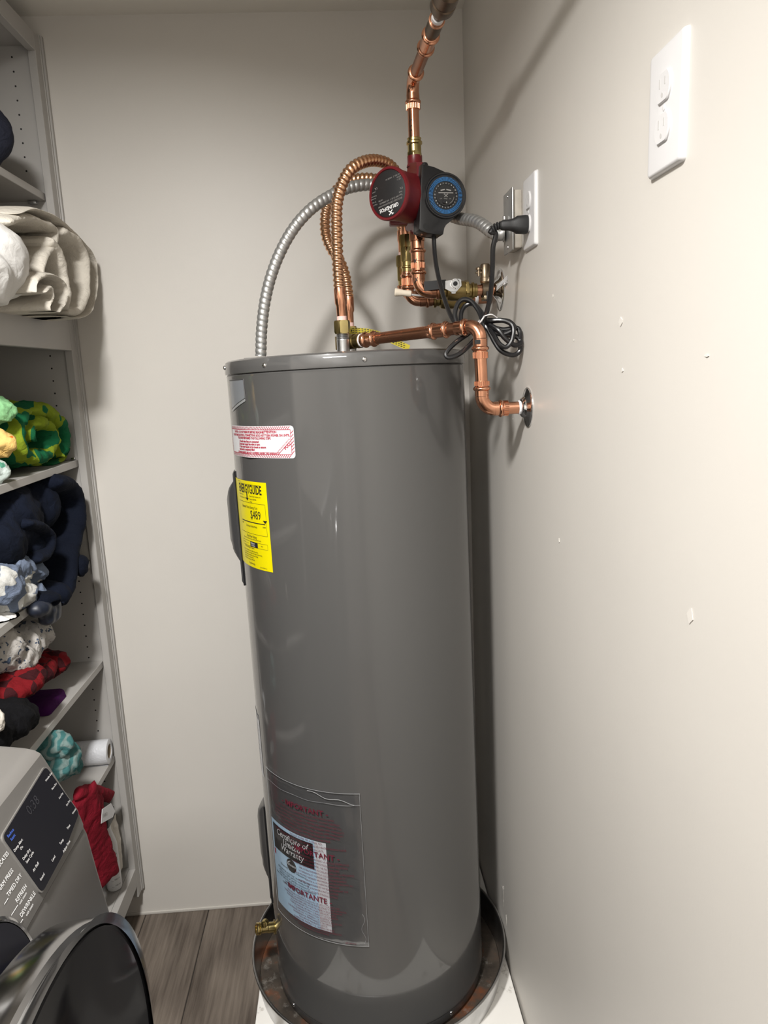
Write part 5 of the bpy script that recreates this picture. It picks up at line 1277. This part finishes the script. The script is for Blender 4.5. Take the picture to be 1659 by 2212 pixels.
cloth('pale_print_cloth', clampz(crumple(lobe(-4, 1018, -.748, .026, .026, .05, dx=-.03), .013, 36, 13), 1.4285), pattern('pale_mint_print', (0.4, 0.5, 0.45), [(0, (0.10, 0.32, 0.22)), (.3, (0.48, 0.55, 0.52))], 'blob', 30), 'pale grey-green printed cloth lowest beside the green plush roll', 'cloth')

# --- navy fleece spilling off the next shelf
xn = -.748
body = fused(join(lobe(60, 1120, xn, .13, .085, .11, dx=-.08), lobe(20, 1170, xn, .10, .07, .10, dx=-.07), lobe(110, 1090, xn, .07, .075, .10, dx=-.08), lobe(80, 1185, xn, .055, .055, .07, dx=-.05)), .008, 6)
f1 = ribbon(ax_([(118, 1040), (150, 1050), (168, 1090), (164, 1150), (152, 1200), (148, 1240), (138, 1280), (118, 1305)], xn+.02, -.075), X, .19, .050, n=70, pw=.75)
f2 = ribbon(ax_([(60, 1130), (95, 1140), (112, 1165), (104, 1195), (80, 1210)], xn+.03, -.05), X, .12, .030, n=50, pw=.8)
f3 = fused(join(lobe(181, 1222, -.702, .020, .030, .022, dx=-.008), lobe(165, 1235, xn, .03, .025, .05, dx=-.03), lobe(125, 1285, xn+.02, .045, .036, .06, dx=-.03), lobe(90, 1300, xn+.025, .05, .026, .06, dx=-.02)), .006, 4)
nb = thing('navy_blanket', 'large dark navy fleece blanket spilling over the shelf edge', 'blanket', at(100, 1300, x=xn))
nm = join(crumple(body, .018, 13, 14, (.6, 1, 1)), crumple(f1, .006, 16, 15, (.5, 1, 1)), crumple(f2, .004, 18, 16), crumple(f3, .008, 20, 17))
nm.v = [V((q.x, min(q.y, .318 if q.x < FX else .357), q.z if (q.x > -.735 and q.y > -.03) else max(q.z, 1.151))) for q in nm.v]
part('fleece', nm, m_navy, nb, angle=80)
flap = fused(join(lobe(105, 1315, xn+.03, .045, .022, .024), lobe(108, 1328, xn+.03, .034, .020, .022), lobe(100, 1338, xn+.03, .020, .014, .018), lobe(85, 1312, xn+.03, .034, .020, .024)), .004, 8)
part('satin_border', crumple(flap, .003, 26, 18, (1, 1.4, .4)), m_satin, nb, 'shinier satin border of the blanket', angle=80)
# printed bedding in front
bear = fused(join(lobe(20, 1228, -.765, .055, .030, .05, Matrix.Rotation(-.3, 3, 'X')), lobe(58, 1238, -.765, .036, .022, .045, Matrix.Rotation(-.45, 3, 'X')), lobe(22, 1285, -.765, .055, .035, .05), lobe(58, 1288, -.762, .030, .032, .045), lobe(-10, 1260, -.765, .05, .05, .05)), .005, 3)
bm_ = crumple(bear, .016, 22, 19); bm_.v = [V((q.x, q.y, max(q.z, 1.152))) for q in bm_.v]
cloth('printed_sheet', bm_, m_bear, 'slate blue crumpled sheet with white animal shapes before the navy blanket', 'bedding')
cloth('white_pillowcase', clampz(crumple(lobe(2, 1346, -.765, .040, .018, .035), .008, 24, 20), 1.1515), mat('white_satin', (0.72, 0.71, 0.69), rough=.35), 'shiny white pillowcase under the slate blue sheet', 'bedding')
# --- shelf below: floral print, plaid, black, purple
fl_ = fused(join(lobe(55, 1395, -.775, .075, .042, .05, Matrix.Rotation(.35, 3, 'X'), dx=-.015), lobe(85, 1375, -.775, .040, .034, .045, dx=-.015), lobe(40, 1425, -.77, .055, .034, .05, dx=-.015), lobe(10, 1400, -.775, .05, .05, .05, dx=-.015)), .005, 3)
cloth('floral_cloth', clampz(crumple(fl_, .013, 26, 21), .859, 1.128), m_floral, 'white crumpled cloth with small blue-grey flower sprigs', 'cloth')
pl_ = fused(join(lobe(70, 1455, -.79, .07, .030, .07, dx=-.02), lobe(95, 1435, -.80, .035, .036, .06), lobe(20, 1475, -.78, .08, .03, .07)), .005, 3)
cloth('plaid_shirt', clampz(crumple(pl_, .012, 20, 22), .8585), m_plaid, 'red and black plaid cloth under the floral one', 'clothing')
bk = fused(join(lobe(15, 1560, -.745, .08, .042, .07, dx=-.02), lobe(45, 1550, -.745, .035, .032, .06, dx=-.02), lobe(-20, 1590, -.742, .08, .04, .06, dx=-.02)), .005, 4)
bk = clampz(crumple(bk, .012, 18, 23), .8585)
cloth('black_towel', bk, m_blackt, 'black towel lying on the shelf edge beside the dryer top', 'towel')
cloth('fluffy_trim', crumple(lobe(-4, 1556, -.70, .012, .022, .01), .004, 90, 24), m_rag, 'white fluffy scrap on the black towel at the frame edge', 'cloth')
pu_ = clampz(crumple(join(MB().box(at(68, 1568, x=-.80)+V((-.10, 0, 0)), at(68, 1568, x=-.80)+V((.045, .115, .043)), .014, 4)), .004, 22, 25), .8585)
cloth('purple_cloth', pu_, m_purple, 'deep purple folded velour behind the black towel', 'cloth')
# --- lower shelves
te = fused(join(lobe(132, 1640, -.735, .050, .046, .06, Matrix.Rotation(.3, 3, 'X'), dx=-.02), lobe(120, 1610, -.735, .04, .03, .06, dx=-.02), lobe(150, 1650, -.733, .032, .034, .05, dx=-.02)), .005, 3)
cloth('teal_cloth', clampz(crumple(te, .013, 20, 26), .566), m_teal, 'teal and white swirl-patterned cloth beside the plastic roll', 'cloth')
# plastic roll lying across the shelf
m_roll = mat('frosted_plastic_film', (0.62, 0.63, 0.66), rough=.28, spec=.5, coat=.5, coatr=.2)
N, L, p = nodes(m_roll)
ck = N.new('ShaderNodeTexVoronoi'); ck.inputs['Scale'].default_value = 160; tc = N.new('ShaderNodeTexCoord'); L.new(tc.outputs['Object'], ck.inputs['Vector'])
bp = N.new('ShaderNodeBump'); bp.inputs['Strength'].default_value = .35; bp.inputs['Distance'].default_value = .002; L.new(ck.outputs['Distance'], bp.inputs['Height']); L.new(bp.outputs[0], p.inputs['Normal'])
ry, rr = .292, .0345; rz_ = .566+rr
ro = thing('plastic_liner_roll', 'translucent textured plastic shelf-liner roll lying on the lower shelf', 'roll', (-.85, ry, .566))
da = V((1, .05, 0)).normalized(); o = V((-.98, ry-.015, rz_))
part('film', MB().lathe([(rr*.55, .001), (rr, 0), (rr, .245), (rr-.001, .2455), (rr*.60, .2455), (rr*.58, .225)], o=o, ax=da, seg=40, cap=(True, False)), m_roll, ro)
part('core', MB().lathe([(rr*.57, .10), (rr*.57, .244), (rr*.53, .244), (rr*.53, .12)], o=o, ax=da, seg=32, cap=(False, True)), mat('cardboard', (0.35, 0.29, 0.22), rough=.8), ro)
part('loose_edge', MB().box((-.98, ry-.02, .5662), (-.738, ry+.030, .5672)), m_roll, ro)
# bottom shelf: bottle, rag, red cloth with tag
bt = at(246, 1948, z=.1965); bt = V((-.752, at(246, 1900, x=-.752).y, .1965))
m_bot = mat('milky_plastic', (0.66, 0.66, 0.66), rough=.3, spec=.5)
bo = thing('spray_bottle', 'white measuring bottle with black graduation marks on the bottom shelf', 'bottle', bt)
br = .021
part('bottle_body', MB().lathe([(br-.005, 0), (br-.001, .003), (br, .008), (br, .14), (br-.003, .155), (.010, .185), (.0095, .2)], o=bt, ax=Z, seg=32), m_bot, bo)
part('trigger_head', MB().box(bt+V((-.012, -.02, .2)), bt+V((.012, .045, .235)), .006), m_black, bo)
pr = Print(lambda u, v: bt+V(((br+.0003)*math.cos(-1.0+u/br), (br+.0003)*math.sin(-1.0+u/br), v)))
for k in range(6): pr.text(-.003, .018+.019*k, ['100 ml', '200 ml', '300 ml', '400 ml', '500 ml', '600 ml'][k], .0062); pr.line(-.012, .017+.019*k, -.005, .017+.019*k, .0006, 1)
part('graduation_marks', pr.mb, m_ink, bo)
rag = ribbon(ax_([(250, 1768), (256, 1800), (262, 1845), (266, 1885)], -.733, -.015), V((.3, 1, 0)), .045, .014, n=40, pw=.8)
cloth('cleaning_rag', crumple(rag, .006, 40, 27, (1, 1, .5)), m_rag, 'off-white rag hanging down behind the red cloth', 'cloth')
rd = thing('red_cloth', 'red knitted cloth hanging on the bottom shelf beside the dryer', 'cloth', at(205, 1900, x=-.70))
r1 = ribbon(ax_([(178, 1712), (190, 1760), (212, 1830), (226, 1880), (230, 1905)], -.722, .0), V((.45, 1, 0)), .085, .020, n=60, pw=.8)
r2 = ribbon(ax_([(165, 1716), (195, 1708), (225, 1716), (240, 1722)], -.725, .0), V((.3, .3, 1)), .030, .026, n=40, pw=.9)
part('knit', join(crumple(r1, .008, 24, 28, (1, 1.4, .6)), crumple(r2, .005, 30, 29), crumple(lobe(205, 1755, -.722, .045, .05, .02), .006, 28, 30)), m_redc, rd, angle=80)
t0 = at(224, 1772, x=-.700)
tagm = MB(); A = [at(221, 1748, x=-.69), at(240, 1735, x=-.69), at(249, 1752, x=-.69), at(244, 1765, x=-.69), at(219, 1779, x=-.69)]
tagm.prism(A, (-.001, 0, 0)); tg_ = part('sewn_label', tagm, m_paper, rd, 'small white sewn label')
pr = Print(lambda u, v: at(223, 1771, x=-.6895)+(at(248, 1757, x=-.6895)-at(223, 1771, x=-.6895)).normalized()*u+Z*v)
pr.text(0.002, .006, 'SARO', .014); part('label_print', pr.mb, m_inkgrey, tg_)
bkx = at(236, 1730, x=-.76)
solo('dark_box', MB().box((-.80, bkx.y-.015, .1965), (-.785, bkx.y+.012, .50), .004), m_black, 'black object standing behind the red cloth', 'box')
